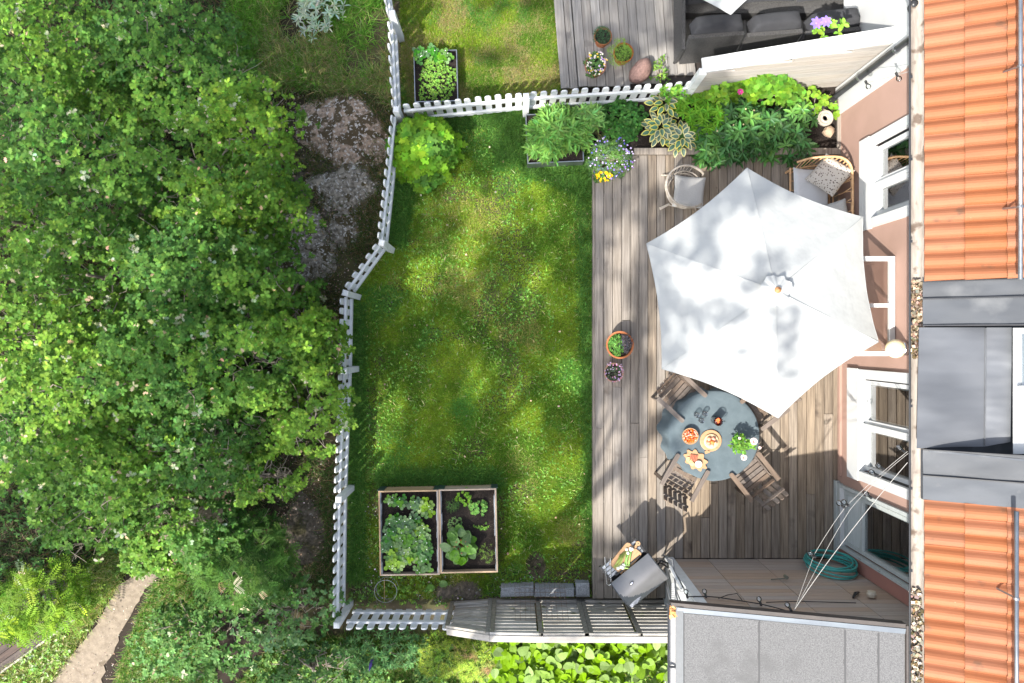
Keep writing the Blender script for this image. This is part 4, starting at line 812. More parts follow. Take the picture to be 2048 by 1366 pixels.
m, nt, N, L, B = newmat('speckled_pillow_cloth'); tc = N.new('ShaderNodeTexCoord'); vo = N.new('ShaderNodeTexVoronoi'); vo.inputs['Scale'].default_value = 34; L.new(tc.outputs['Object'], vo.inputs['Vector'])
mr = N.new('ShaderNodeMapRange'); mr.inputs[1].default_value = .27; mr.inputs[2].default_value = .33; L.new(vo.outputs['Distance'], mr.inputs[0]); mx = N.new('ShaderNodeMix'); mx.data_type = 'RGBA'; mx.inputs[6].default_value = (.08, .055, .05, 1); mx.inputs[7].default_value = (.44, .40, .35, 1); L.new(mr.outputs[0], mx.inputs[0]); L.new(mx.outputs[2], B.inputs['Base Color']); B.inputs['Roughness'].default_value = .9
M['speckle'] = m
# rattan armchair
rc = thing('rattan_armchair', 'whitewashed rattan armchair with a light linen cushion, facing the parasol', 'chair', W(1368, 380, .4).xy.to_3d()+Vector((0, 0, ZD)), rz=rad(-4))
m = M['canewhite']
def arc(r1, r2, z, a0=48, a1=312, n=26, zf=None, cx=.0): return [Vector((cx+r1*math.cos(rad(a)), r2*math.sin(rad(a)), z if zf is None else zf((a-a0)/(a1-a0)))) for a in np.linspace(a0, a1, n)]
top = arc(.33, .30, 0, zf=lambda t: .38+.14*math.sin(math.pi*t)); mid = arc(.27, .275, .22); low = arc(.24, .25, .17, 0, 360, 28)
b = MB(); b.tube([Vector((.26, top[0].y, .18))]+top+[Vector((.26, top[-1].y, .18))], .014, 8); b.tube([p+Vector((0, 0, -.03))*1 for p in arc(.335, .305, 0, zf=lambda t: .36+.13*math.sin(math.pi*t))], .011, 8); b.build('arm_hoop', m, rc, smooth=True)
MB().tube(mid, .010, 7).build('back_hoop', m, rc, smooth=True); MB().tube(low, .014, 8, True).build('seat_ring', m, rc, smooth=True)
b = MB()
for k in range(1, 25):
    if 2 < k < 24: b.tube([top[k], mid[k], mid[k]*.94+Vector((0, 0, -.04))], .0055, 5)
b.build('spindles', m, rc)
for x in (-1, 1):
    for y in (-1, 1): MB().tube([(x*.19, y*.21, .17), (x*.24-(x < 0)*.06, y*.25, 0)], .014, 7).build('leg', m, rc)
MB().tube([(-.30, -.28, .03), (-.20, -.22, .12), (.0, -.25, .14)], .011, 6).build('brace', m, rc)
tag(link('seat_cushion', pillow('seat_cushion', .46, .47, .11, M['linen']), M['linen'], loc=W(1378, 384, .45)+Vector((0, 0, 0)), rot=(0, 0, rad(-5))), 'light grey linen cushion on the whitewashed rattan armchair', 'cushion')
# rattan sofa
sx0, sx1 = W(1588, 0, .55).x, W(1700, 0, .8).x; sy1, sy0 = W(0, 318, .75).y, W(0, 500, .7).y
so = thing('rattan_sofa', 'honey coloured rattan sofa with looped back against the salmon wall', 'sofa', ((sx0+sx1)/2, (sy0+sy1)/2, ZD)); m = M['cane']
cx, cy = (sx0+sx1)/2, (sy0+sy1)/2; wx, wy = (sx1-sx0)/2, (sy1-sy0)/2
def hoop(z, g_): return [Vector((cx-wx, cy+wy-g_-.02, z*.75))]+[Vector((cx-wx*.6, cy+wy-g_*.5, z*.93)), Vector((cx-wx*.1, cy+wy-g_*.3, z)), Vector((cx+wx*.5, cy+wy-g_*.4, z)), Vector((cx+wx*.85, cy+wy-.07-g_, z)), Vector((cx+wx-g_, cy+wy-.20-g_, z)), Vector((cx+wx-g_, cy, z)), Vector((cx+wx-g_, cy-wy+.2+g_, z)), Vector((cx+wx*.85, cy-wy+.07+g_, z)), Vector((cx+wx*.3, cy-wy+g_, z)), Vector((cx-wx*.6, cy-wy+g_, z*.9)), Vector((cx-wx, cy-wy+g_, z*.75))]
def smoothp(P, k=3):
    for _ in range(k):
        Q = [P[0]]
        for a, b in zip(P[:-1], P[1:]): Q += [a.lerp(b, .25), a.lerp(b, .75)]
        P = Q+[P[-1]]
    return P
for z, g_, r in ((.88, 0, .017), (.50, .10, .013)): MB().tube(smoothp(hoop(z, g_)), r, 8).build('hoop', m, so, smooth=True, world_space=True)
hp, lp = smoothp(hoop(.86, .012)), smoothp(hoop(.50, .10)); n = len(hp); b = MB()
for k in range(6, n-6, 3):
    a, c = hp[k], hp[k+3] if k+3 < n else hp[-1]; l1, l2 = lp[k], lp[min(k+3, n-1)]
    b.tube([l1, l1.lerp(a, .6), a.lerp(c, .15), a.lerp(c, .5), a.lerp(c, .85), l2.lerp(c, .6), l2], .0065, 5)
b.build('loops', m, so, smooth=True, world_space=True)
b = MB()
for z in (.42,): b.tube([(cx-wx, cy-wy+.05, z), (cx+wx-.12, cy-wy+.05, z), (cx+wx-.12, cy+wy-.05, z), (cx-wx, cy+wy-.05, z)], .016, 7, True)
for k in range(9): y = cy-wy+.1+k*(2*wy-.2)/8; b.tube([(cx-wx, y, z), (cx+wx-.12, y, z)], .008, 5)
for k in range(7): y = cy-wy+.16+k*(2*wy-.32)/6; b.tube([(cx+wx-.12, y, .44), (cx+wx-.05, y+.10, .60)], .007, 5)
b.build('seat_frame', m, so, world_space=True)
for x in (cx-wx+.02, cx+wx-.14):
    for y in (cy-wy+.06, cy+wy-.06): MB().tube([(x, y, .42), (x, y, ZD)], .018, 7).build('leg', m, so, world_space=True)
sc_ = link('seat_cushion', pillow('seat_cushion', .52, 1.22, .13, M['cream'], 18, .16), M['cream'], loc=(sx0+.265, cy-.02, .51)); tag(sc_, 'white seat cushion along the rattan sofa', 'cushion')
o = link('pillow', pillow('pillow', .47, .47, .17, M['speckle'], 16, .55), M['speckle'], loc=W(1659, 350, .74), rot=(rad(8), rad(-22), rad(-42))); tag(o, 'speckled beige scatter pillow standing on the rattan sofa', 'pillow')
o = link('pillow', pillow('pillow', .40, .40, .15, M['linen'], 14, .5), M['linen'], loc=W(1668, 432, .72), rot=(rad(0), rad(-20), rad(15))); tag(o, 'plain beige scatter pillow half hidden by the parasol edge', 'pillow')
# neighbour's black sofa with cushions
ns = thing('wicker_sofa', 'black wicker corner sofa with thick black cushions on the neighbour deck', 'sofa', W(1500, 60, .2), rz=rad(5))
m = M['wicker']; X1, X2 = W(1357, 0, .45).x, W(1690, 0, .45).x; yf, yb_ = W(0, -60, .4).y, W(0, 100, .6).y
nsx = ns.location.x; 
for i in range(3):
    x0, x1 = X1+.03+(X2-X1)*i/3, X1+(X2-X1)*(i+1)/3
    link('seat_cushion', pillow('seat_cushion', x1-x0-.01, .62, .16, M['blackcloth'], 10, .14), M['blackcloth'], ns, True, loc=((x0+x1)/2, yf-.28+.02*i, .58), rot=(0, 0, rad(3)))
    link('back_cushion', pillow('back_cushion', (x1-x0)*.97, .24, .42, M['blackcloth'], 12, .25), M['blackcloth'], ns, True, loc=((x0+x1)/2+.02, yb_+.20+.035*i, .82), rot=(rad(-14), 0, rad(4+i*2)))
    MB().box(((x0+x1)/2, yb_+.02+.03*i, .62), (x1-x0-.012, .06, .62), rot3(rz=rad(4.5), rx=rad(-10))).build('wicker_back', m, ns, world_space=True)
MB().box((X1, yb_+.45, .50), (.05, 1.0, .50)).build('wicker_side', m, ns, world_space=True)
MB().box(((X1+X2)/2, yf-.3, .38), (X2-X1-.04, .75, .20)).build('wicker_base', m, ns, world_space=True)
for x, y in ((X1, yb_-.02), (X1-.02, yb_+.95)): MB().tube([(x, y, .2), (x, y, .5)], .025, 8).build('leg', M['blackmetal'], ns, world_space=True)
wt = thing('white_table', 'plain white table beside the black sofa at the top edge', 'table', W(1745, 20, .2))
ta, tb_ = W(1690, 68, .72), W(1822, -80, .72); MB().box(((ta.x+tb_.x)/2, (ta.y+tb_.y)/2, .70), (tb_.x-ta.x, tb_.y-ta.y, .04), bev=.005).build('tabletop', M['whiteplain'], wt, world_space=True)
for x in (ta.x+.05, tb_.x-.05):
    for y in (ta.y+.05, tb_.y-.05): MB().box((x, y, .44), (.05, .05, .48)).build('leg', M['whiteplain'], wt, world_space=True)
tag(MB().lathe([(.0, -.13), (.10, -.10), (.17, 0), (.15, .08), (.07, .14), (.0, .15)], 24, wob=.04).build('boulder', M['boulder'], smooth=True, loc=W(1281, 143, .3), rot=(0, 0, .9)), 'smooth reddish brown boulder on the neighbour deck by the picket fence', 'boulder').scale = (1.25, .85, 1)

# ---------------------------------------------------------------- grill with a laden board
ZG = 1.08; gc = W(1279, 1163, 1.03); ga = math.atan2(45, 57)         # long side direction
gl = thing('gas_grill', 'grey gas barbecue with closed domed lid at the corner of the deck', 'grill', (gc.x, gc.y, ZD), rz=rad(39))
# lid: local x along the width, y from the front edge (+) to the back (-); the rear corner is the darker enamel
deg_ = flat('dark_grey_enamel', (.04, .047, .055), .35)
lw, ld = .66, .46; n, mm_ = 26, 26
def lz(t): return .62+.25*max(0, math.sin(math.pi*(.13+.77*t)))**.75
b = MB()
for i in range(n+1):
    for j in range(mm_+1): b.v.append(((j/mm_*2-1)*lw/2, .20-ld*i/n, lz(i/n)))
for i in range(n):
    for j in range(mm_):
        a = i*(mm_+1)+j; b.f.append((a, a+mm_+1, a+mm_+2, a+1)); b.m.append(1 if (i+.5)/n > ((j+.8)/mm_)**.30 else 0)
b.build('lid', [pm('brushed_grey_enamel', (.19, .19, .195), (.155, .155, .16), (3, 3, 3), .36, metal=.5), deg_], gl, smooth=True)
for s_ in (-1, 1):
    b = MB()
    for i in range(n+1): b.v += [(s_*lw/2, .20-ld*i/n, lz(i/n)+.004), (s_*(lw/2+.010), .20-ld*i/n, lz(i/n)+.004), (s_*(lw/2+.010), .20-ld*i/n, .58)]
    b.f = [(3*i, 3*i+3, 3*i+4, 3*i+1) for i in range(n)]+[(3*i+1, 3*i+4, 3*i+5, 3*i+2) for i in range(n)]; b.m = [0]*len(b.f); b.build('lid_side', deg_, gl)
for k in range(4):
    t = .84+.045*k; MB().tube([(-lw/2+.012+u*(.20-.03*k), .20-ld*(t-.02*math.sin(u*3)), lz(t)+.006) for u in np.linspace(0, 1, 7)], .0048, 5).build('vent_slot', M['steel'], gl)
MB().lathe([(.0, 0), (.028, 0), (.028, .004), (.0, .006)], 20, R=Matrix.Diagonal((1.25, .8, 1)).to_3x3()).build('badge', M['blackmetal'], gl, loc=(-.10, .06, lz(.30)+.004), rot=(-.25, 0, .15)); MB().lathe([(.0, 0), (.02, 0), (.02, .003), (.0, .004)], 20, R=Matrix.Diagonal((1.3, .6, 1)).to_3x3()).build('badge_plate', M['steel'], gl, loc=(-.10, .06, lz(.30)+.009), rot=(-.25, 0, .15))
MB().box((0, 0, .50), (.62, .42, .20)).build('firebox', M['blackmetal'], gl)
b = MB()
for k in range(4): b.box((0, .25+.052*k, .655), (.60, .040, .018))
b.build('shelf_slats', M['galv'], gl)
for s_ in (-1, 1): MB().box((s_*.315, .33, .650), (.03, .24, .04)).build('shelf_end', M['plastic'], gl)
MB().tube([(-.22, .225, .70), (.22, .225, .70)], .012, 8).build('lid_handle', M['blackmetal'], gl)
for x in (-.24, .24):
    for y in (-.15, .15): MB().box((x, y, .22), (.035, .035, .44)).build('leg', M['blackmetal'], gl)
MB().box((0, 0, .15), (.52, .34, .02)).build('bottom_shelf', M['blackmetal'], gl)
MB().tube([(.30, -.10, .55), (.40, -.05, .60), (.46, -.16, .55), (.42, -.28, .40), (.36, -.25, .1)], .012, 7).build('gas_hose', M['plastic'], gl, smooth=True)
cbz = ZD+.672; cp = W(1250, 1118, cbz)
ctb = thing('cutting_board', 'oiled wooden cutting board with handle on the grill side shelf', 'cutting board', cp, rz=rad(51))
bo = [(-.20, -.12), (-.19, -.135), (.19, -.135), (.21, -.12), (.215, .10), (.20, .125), (.17, .135), (-.18, .135), (-.20, .12)]
MB().prism(bo, 0, .018).build('board', M['board'], ctb)
MB().prism([(.20, -.02), (.26, -.018)]+[(.285+.034*math.cos(a), .034*math.sin(a)) for a in np.linspace(-2.6, 2.6, 12)]+[(.26, .018), (.20, .02)], 0, .018).build('handle', M['board'], ctb); MB().tube([(.29, 0, .0185), (.29, 0, .0195)], .009, 10).build('handle_hole', M['darkgap'], ctb)
def bundle(name, label, cat, n, base, spread, ln, w_, col, col2=None, bulbr=0, z=.02):
    t_ = thing(name, label, cat, cp+Vector((0, 0, z)), rz=rad(51)); b = MB(); bb = MB()
    for k in range(n):
        p = Vector(base)+Vector((random.uniform(-spread, spread), random.uniform(-spread*.6, spread*.6), .008+.012*(k % 3))); a = ln[1]+random.uniform(-.16, .16); L_ = ln[0]*random.uniform(.8, 1.1)
        d_ = Vector((math.cos(a), math.sin(a), 0)); b.tube([p, p+d_*L_*.5+Vector((0, 0, .006)), p+d_*L_], [w_, w_*1.1, w_*.6], 6)
        if bulbr: bb.lathe([(.0, -bulbr), (bulbr*.8, -bulbr*.6), (bulbr, 0), (bulbr*.6, bulbr*.8), (.0, bulbr)], 10, p-d_*.01)
    b.build('stalk', flat(name+'_green', col), t_, smooth=True)
    if bulbr: bb.build('bulb_root', flat(name+'_white', col2), t_, smooth=True)
    return t_
bundle('spring_onions', 'bunch of white spring onions with long green leaves on the cutting board', 'vegetables', 6, (.13, .04, 0), .05, (.26, -2.75), .009, (.20, .36, .09), (.82, .80, .70), .024)
bundle('asparagus', 'bundle of thin green asparagus on the cutting board', 'vegetables', 14, (.05, .08, 0), .05, (.21, -3.0), .0052, (.24, .30, .07))
bundle('fennel', 'white fennel and garlic bulbs at the near end of the cutting board', 'vegetables', 4, (-.12, -.02, 0), .055, (.11, -.9), .008, (.30, .44, .12), (.85, .82, .72), .032)
tg = thing('tongs', 'steel barbecue tongs lying across the grill shelf', 'tongs', W(1216, 1150, ZD+.69)); a_, b_, c_, d_ = W(1210, 1114, ZD+.70), W(1214, 1168, ZD+.69), W(1222, 1168, ZD+.69), W(1221, 1116, ZD+.70)
for P in ((a_, a_.lerp(b_, .6)+Vector((-.004, 0, 0)), b_), (d_, d_.lerp(c_, .6)+Vector((.004, 0, 0)), c_)): MB().tube(P, .0065, 6).build('arm', M['steel'], tg, world_space=True)
MB().tube([b_, b_.lerp(c_, .5)+Vector((0, -.02, 0)), c_], .0065, 6).build('spring_end', M['steel'], tg, world_space=True)
kn = thing('knife', 'kitchen knife at the near corner of the cutting board', 'knife', W(1250, 1150, ZD+.70)); MB().bar(W(1246, 1144, ZD+.70), W(1255, 1155, ZD+.70), .016, .004).build('blade', M['steel'], kn, world_space=True)
# things stored behind the grill
fc = thing('folded_chair', 'folded grey tube garden chair leaning against the shed corner', 'folded chair', W(1340, 1150, .2))
b = MB(); b.tube([W(1322, 1125, .3), W(1330, 1112, .75), W(1345, 1120, .95), W(1349, 1150, 1.0), W(1352, 1190, 1.3), W(1356, 1204, 1.5)], .013, 7); b.tube([W(1330, 1150, .2), W(1334, 1170, .8), W(1341, 1200, 1.5)], .013, 7); b.tube([W(1344, 1160, .4), W(1352, 1180, .9), W(1362, 1204, 1.5)], .010, 7); b.build('frame', flat('grey_tube', (.2, .205, .21), .4), fc, world_space=True, smooth=True)
b = MB()
for k in range(9): b.bar(W(1343, 1168+4*k, 1.0+.05*k), W(1349, 1168+4*k, 1.0+.05*k), .012, .012)
b.build('slats', M['white'], fc, world_space=True)
wbp = thing('white_board', 'white board standing on edge between folded chair and shed corner', 'board', W(1350, 1160, .2)); MB().bar(W(1345, 1146, .9), W(1368, 1190, 1.25), .03, .28).build('panel', M['whiteplain'], wbp, world_space=True)
# boardwalk bottom left
bwk = thing('boardwalk', 'dark brown plank boardwalk under the foliage in the bottom left corner', 'boardwalk', W(20, 1320, 0), kind='structure')
a, b_ = W(-40, 1372, .03), W(150, 1235, .03); d = (b_-a).normalized(); nn = Vector((-d.y, d.x, 0)); dk = pm('dark_tarred_plank', (.085, .06, .05), (.045, .032, .028), (30, 3, 30), .8, .3, .12, c4=(.32, .26, .22), s4=42, t4=.70)
for k in range(8):
    c = (a+b_)/2+nn*(.05+k*.105); MB().box((0, 0, 0), (.097, (b_-a).length, .03)).build('board', dk, bwk, world_space=True, loc=c, rot=(0, 0, math.atan2(d.y, d.x)-math.pi/2))
MB().bar(a+nn*-.02+Vector((0, 0, .0)), b_+nn*-.02, .03, .05).build('edge_strip', M['greywood'], bwk, world_space=True)
# ================================================================ BEDS
def frame_box(name, label, cat, x0, y0, x1, y1, zt, bt, mat, group=None, rz=0, stack=2, soilz=None, liner=False):
    a, b = W(x0, y1, zt), W(x1, y0, zt); cx, cy = (a.x+b.x)/2, (a.y+b.y)/2; w, d = b.x-a.x, b.y-a.y
    t_ = thing(name, label, cat, (cx, cy, 0), rz=rz, group=group); hh = zt/stack
    for k in range(stack):
        z = hh*(k+.5)
        for s_ in (-1, 1):
            MB().box((0, s_*(d/2-bt/2), z), (w-2*bt-.002, bt, hh-.006)).build('board', mat, t_)
            MB().box((s_*(w/2-bt/2), 0, z), (bt, d, hh-.006)).build('board', mat, t_)
    sz = soilz or zt-.07; n = 26; B_ = MB()
    for j in range(n+1):
        for i in range(n+1):
            x, y = (i/n-.5)*(w-2*bt-.01), (j/n-.5)*(d-2*bt-.01); B_.v.append((x, y, sz+.045*float(fbm(x+cx, y+cy, 6, 4)-.5)))
    B_.f = [(j*(n+1)+i, j*(n+1)+i+1, (j+1)*(n+1)+i+1, (j+1)*(n+1)+i) for j in range(n) for i in range(n)]; B_.m = [0]*len(B_.f)
    tag(B_.build('soil', M['soil'], t_, smooth=True), kind='stuff')
    if liner:
        lm = bpy.data.materials.get('grey_liner') or flat('grey_liner', (.30, .32, .34), .4)
        L_ = MB()
        for s_ in (-1, 1):
            for k in range(14):
                y0_, y1_ = (k/14-.5)*(d-2*bt), ((k+1)/14-.5)*(d-2*bt); q = .006+.014*random.random(); L_.hexa([(s_*(w/2-bt-.001), y0_, sz-.02), (s_*(w/2-bt-q), y0_, sz-.02), (s_*(w/2-bt-q), y1_, sz-.02), (s_*(w/2-bt-.001), y1_, sz-.02), (s_*(w/2-bt-.001), y0_, zt-.012), (s_*(w/2-bt-q), y0_, zt-.02), (s_*(w/2-bt-q), y1_, zt-.02), (s_*(w/2-bt-.001), y1_, zt-.012)])
        L_.build('liner', lm, t_)
        for s_ in (-1, 1): MB().box((s_*(w/2-.03), d/2+.004, zt*.55), (.10, .012, zt*.8)).build('corner_bracket', bpy.data.materials.get('dark_green_metal') or flat('dark_green_metal', (.04, .07, .06), .4), t_)
    return t_, sz
bed1, sz1 = frame_box('pallet_bed', 'pale pallet collar raised bed full of strawberry plants', 'raised bed', 758, 981, 878, 1151, .34, .021, M['palewood'], 'pallet collar raised beds on the lawn', rad(1), liner=True, soilz=.24)
bed2, sz2 = frame_box('pallet_bed', 'pale pallet collar raised bed with rhubarb and herbs', 'raised bed', 879, 978, 994, 1146, .34, .021, M['palewood'], 'pallet collar raised beds on the lawn', rad(1.2), liner=True, soilz=.24)
bed3, sz3 = frame_box('metal_bed', 'thin metal edged raised bed of strawberries and herbs on the neighbour lawn', 'raised bed', 828, 100, 915, 203, .22, .012, M['galv'], None, rad(1.5), stack=1, soilz=.17)
bed4, sz4 = frame_box('metal_planter', 'galvanised metal planter box full of narrow leaved tarragon by the fence', 'planter', 1053, 226, 1166, 325, .30, .014, M['galv'], None, rad(2.5), stack=1, soilz=.25)
# flower bed in the deck corner
fbx = thing('flower_bed', 'wooden edged flower bed between the deck and the white screen wall', 'flower bed', W(1480, 250, 0))
for x0, y0, x1, y1, nm in ((1268, 303, 1690, 303, 'edge_board'), (1681, 200, 1681, 296, 'edge_board')):
    a, b = W(x0, y0, .29), W(x1, y1, .29); MB().bar(a, b, .095, .035).build(nm, M['deck'], fbx, world_space=True)
a, b = W(1268, 309, .13), W(1690, 309, .13); MB().bar(a, b, .03, .27).build('front_board', M['deck'], fbx, world_space=True)
B_ = MB(); n = 50; a, b = W(1170, 300, .20), W(1678, 168, .20)
for j in range(n+1):
    for i in range(n+1): x = a.x+(b.x-a.x)*i/n; y = a.y+(b.y-a.y)*j/n; B_.v.append((x, y, (.21 if x > 1.75 else .07)+.08*float(fbm(x, y, 5, 2)-.5)))
B_.f = [(j*(n+1)+i, j*(n+1)+i+1, (j+1)*(n+1)+i+1, (j+1)*(n+1)+i) for j in range(n) for i in range(n)]; B_.m = [0]*len(B_.f); tag(B_.build('soil', M['soil'], fbx, smooth=True, world_space=True), kind='stuff')
for px, py, r, lab, mt in ((1649, 237, .115, 'round pale concrete ring stone on the bare soil under the drain hose', 'concrete'),):
    tag(MB().lathe([(.04, .0), (.04, .035), (.06, .05), (.07, .035), (.085, .035), (.095, .05), (r, .045), (r+.01, .01), (r, .0)], 26).build('ring_stone', M[mt], smooth=True, loc=W(px, py, .24)), lab, 'stone')
tag(MB().lathe([(.0, -.06), (.07, -.05), (.09, 0), (.07, .05), (.03, .07), (.0, .07)], 7, wob=.12).build('stone', M['stone'], loc=W(1657, 263, .29), rot=(0, .2, .5)), 'angular sandy stone on the bare soil beside the ring stone', 'stone')
# ================================================================ PLANT BUILDERS
def dome(c, rx, ry, h, n, inner=.35, rag=.25, seed=0):      # points on the ragged upper skin of a mound and a little inside
    a = U(0, 6.283, n); r = np.sqrt(U(0, 1, n)); ed = 1+rag*(vn(np.cos(a)*2+5, np.sin(a)*2+5, 1, seed+c[0])-.5)*2
    x = r*ed*rx*np.cos(a); y = r*ed*ry*np.sin(a)
    hh = h*(1-r**2.6*.85)*(.75+.5*vn(x+c[0], y+c[1], 4, seed)); z = hh*(1-inner*RNG.random(n)**1.5)
    return np.stack([x, y, z], -1), r
def bush(name, label, cat, px, py, rpx, rpy, z0, h, n, k, size, col, tmpl, mat='leaf', group=None, tilt=(.0, .6), v=.25, inner=.4, rag=.25, spread=.4, col2=None, f2=.3, stem=True, rot=0, part='foliage', seed=0, top=None):
    s_ = S(z0+h*.7); c = W(px, py, z0+h*.7); t_ = thing(name, label, cat, (c.x, c.y, z0), rz=rot, group=group)
    cen, r = dome((c.x, c.y), rpx*s_, rpy*s_, h, n, inner, rag, seed); pos, yaw, pit = rosettes(cen, k, spread, tilt); N_ = len(pos)
    cols = jit(col, N_, v)
    if col2: cols = mixc(cols, jit(col2, N_, v), np.clip((fbm(np.repeat(cen[:, 0], k)+c.x, np.repeat(cen[:, 1], k)+c.y, 4, 8)-.62+f2)*6, 0, 1))
    link(part, scatter_mesh(part, tmpl, pos, yaw, pit, U(-.35, .35, N_), U(size*.75, size*1.2, N_), cols), M[mat], t_)
    if stem:
        b = MB()
        for q in range(7): a = q*.9; b.tube([(0, 0, -.02), (.4*rpx*s_*math.cos(a), .4*rpy*s_*math.sin(a), h*.4), (.75*rpx*s_*math.cos(a), .75*rpy*s_*math.sin(a), h*.62)], [.008, .005, .003], 5)
        b.build('stems', M['twig'], t_)
    return t_
# currant bush, tarragon, geranium, peony and more
bush('currant_bush', 'round bright green currant bush in the corner of the picket fence', 'bush', 842, 284, 66, 73, 0, .85, 520, 3, .115, (.17, .34, .02), MAPLE, v=.25, tilt=(-.25, .35), rag=.22, col2=(.075, .18, .025), f2=.2)
tr = bush('tarragon', 'clump of narrow leaved grey green tarragon in the metal planter', 'plant', 1112, 262, 64, 44, .24, .42, 300, 7, .135, (.17, .34, .075), LANCE, v=.22, tilt=(.0, .7), spread=.6, rag=.35, inner=.8)
bush('tarragon', 'leaning tarragon shoots reaching right over the metal planter towards the fence', 'plant', 1174, 234, 32, 26, .22, .45, 50, 6, .12, (.19, .36, .10), LANCE, v=.2, tilt=(.1, .9), spread=.6, rag=.5)
bush('geranium', 'dark green cranesbill mound between the fence and the hosta', 'plant', 1252, 240, 52, 55, .05, .38, 420, 4, .045, (.05, .15, .03), ROUND, v=.3, rag=.25)
bush('ground_ivy', 'dark sparse foliage behind the metal planter', 'plant', 1190, 262, 26, 48, .02, .16, 80, 5, .035, (.04, .07, .03), OVAL, v=.4, col2=(.12, .13, .05))
bush('wild_phlox', 'light green shrub with star shaped leaf whorls right of the hosta', 'shrub', 1408, 222, 58, 66, .1, .55, 130, 8, .10, (.11, .27, .02), PEONY, v=.15, tilt=(-.1, .4), spread=.2, inner=.5, rag=.2)
pe = bush('peony_bush', 'broad dark green peony bush hanging over the flower bed edge', 'bush', 1508, 252, 128, 70, .1, .62, 290, 7, .14, (.04, .115, .03), PEONY, 'leafthick', v=.3, tilt=(-.25, .45), spread=.25, inner=.7, rag=.5, col2=(.10, .24, .05), f2=.12)
for k in range(12):
    a = random.random()*6.28; r = random.uniform(.2, .85); c = MB().lathe([(.0, -.012), (.012, -.006), (.013, .004), (.0, .012)], 8).build('bud', flat('cream_bud', (.62, .52, .28)) if k == 0 else bpy.data.materials['cream_bud'], pe, loc=(.7*r*math.cos(a), .38*r*math.sin(a), .60-.22*r*r))
cl = bush('climbing_vine', 'yellow green climbing vine along the foot of the white screen wall', 'climber', 1520, 172, 118, 26, .15, .75, 330, 4, .072, (.15, .29, .02), ROUND, v=.28, tilt=(-.3, .5), rag=.35, col2=(.09, .21, .025), f2=.3)
bush('climbing_vine', 'light green climbing vine leaves below the left end of the screen wall cap', 'climber', 1435, 180, 40, 28, .15, .65, 90, 4, .07, (.19, .36, .04), ROUND, v=.2, tilt=(-.3, .5), rag=.3)
bush('climbing_vine', 'thin yellow green vine tip trailing onto the drain hose by the downpipe', 'climber', 1640, 205, 48, 30, .2, .30, 42, 4, .06, (.17, .31, .03), ROUND, v=.2, tilt=(-.2, .5), rag=.6)
bush('climbing_vine', 'small leafy tendrils climbing over the right end of the picket fence', 'climber', 1345, 186, 34, 16, .3, .50, 44, 4, .055, (.14, .30, .04), OVAL, v=.25, rag=.5)
bush('climbing_vine', 'sprig of green tendrils on the neighbour deck beside the boulder', 'climber', 1322, 142, 20, 28, .2, .25, 30, 3, .045, (.16, .28, .05), OVAL, v=.25, rag=.5)
# clematis flowers on the screen wall cap
def flower(name, label, p, r, col, cc, n=7, k2=1):
    t_ = thing(name, label, 'flower', p); a = np.arange(n)*6.283/n
    link('petals', scatter_mesh('petals', OVAL, np.zeros((n, 3))+[0, 0, .01], a, np.full(n, .1), np.zeros(n), r, jit(col, n, .08, .05)), M['petal'], t_)
    MB().lathe([(.0, 0), (r*.22, .008), (.0, .03)], 8).build('centre', flat(name+'_centre', cc) if name+'_centre' not in bpy.data.materials else bpy.data.materials[name+'_centre'], t_); return t_
flower('clematis', 'violet clematis flower on the screen wall, left of the pair', W(1632, 47, 1.75), .085, (.24, .16, .62), (.35, .2, .3)); flower('clematis', 'violet clematis flower on the screen wall, right of the pair', W(1651, 44, 1.78), .08, (.26, .18, .66), (.35, .2, .3))
flower('clematis', 'single magenta clematis flower among the light green leaves', W(1480, 184, .95), .05, (.48, .05, .20), (.8, .7, .7))
bush('clematis_leaves', 'large light green clematis leaves above the white screen cap', 'climber', 1665, 55, 42, 16, 1.4, .34, 15, 3, .085, (.20, .38, .05), OVAL, v=.2, rag=.6, stem=False)
# hosta: every leaf a part, green centre with a yellow margin
def hosta_leaf():
    out = [(0, -.02), (.20, .10), (.30, .32), (.27, .58), (.14, .84), (0, 1.0)]; inn = [(0, .06), (.13, .16), (.20, .34), (.17, .56), (.08, .76), (0, .86)]
    z = lambda x, y: .10*abs(x)*2-.22*y*y+.10*y
    b = MB()
    for s_ in (1, -1):
        o = [(s_*x, y, z(x, y)) for x, y in out]; i_ = [(s_*x, y, z(x, y)) for x, y in inn]; base = len(b.v); b.v += o+i_; n = 6
        for k in range(n-1):
            f = (base+k, base+k+1, base+n+k+1, base+n+k); b.f.append(f if s_ > 0 else f[::-1]); b.m.append(1)
        mid = len(b.v); b.v += [(0, y, z(0, y)-.02) for x, y in inn[1:-1]]
        b.f += [(base+n, base+n+1, mid)[::s_], (base+n+4, base+n+5, mid+3)[::s_]]+[(base+n+k, base+n+k+1, mid+k, mid+k-1)[::s_] for k in range(1, 4)]; b.m += [0]*5
    return b.mesh('leaf', False)
def lf(name, c): return pm(name, c, tuple(x*.8 for x in c), (14, 14, 14), .45, rnd=.16, tr=.15)
hl = hosta_leaf(); hl.materials.append(lf('hosta_green', (.10, .19, .125))); hl.materials.append(lf('hosta_margin', (.60, .56, .20)))
ho_c = [(1316, 262, 32, 'blue green hosta with yellow leaf margins, left clump at the bed edge'), (1357, 281, 30, 'blue green hosta with yellow leaf margins, right clump by the peony bush'), (1326, 213, 20, 'small yellow edged hosta clump close under the picket fence')]
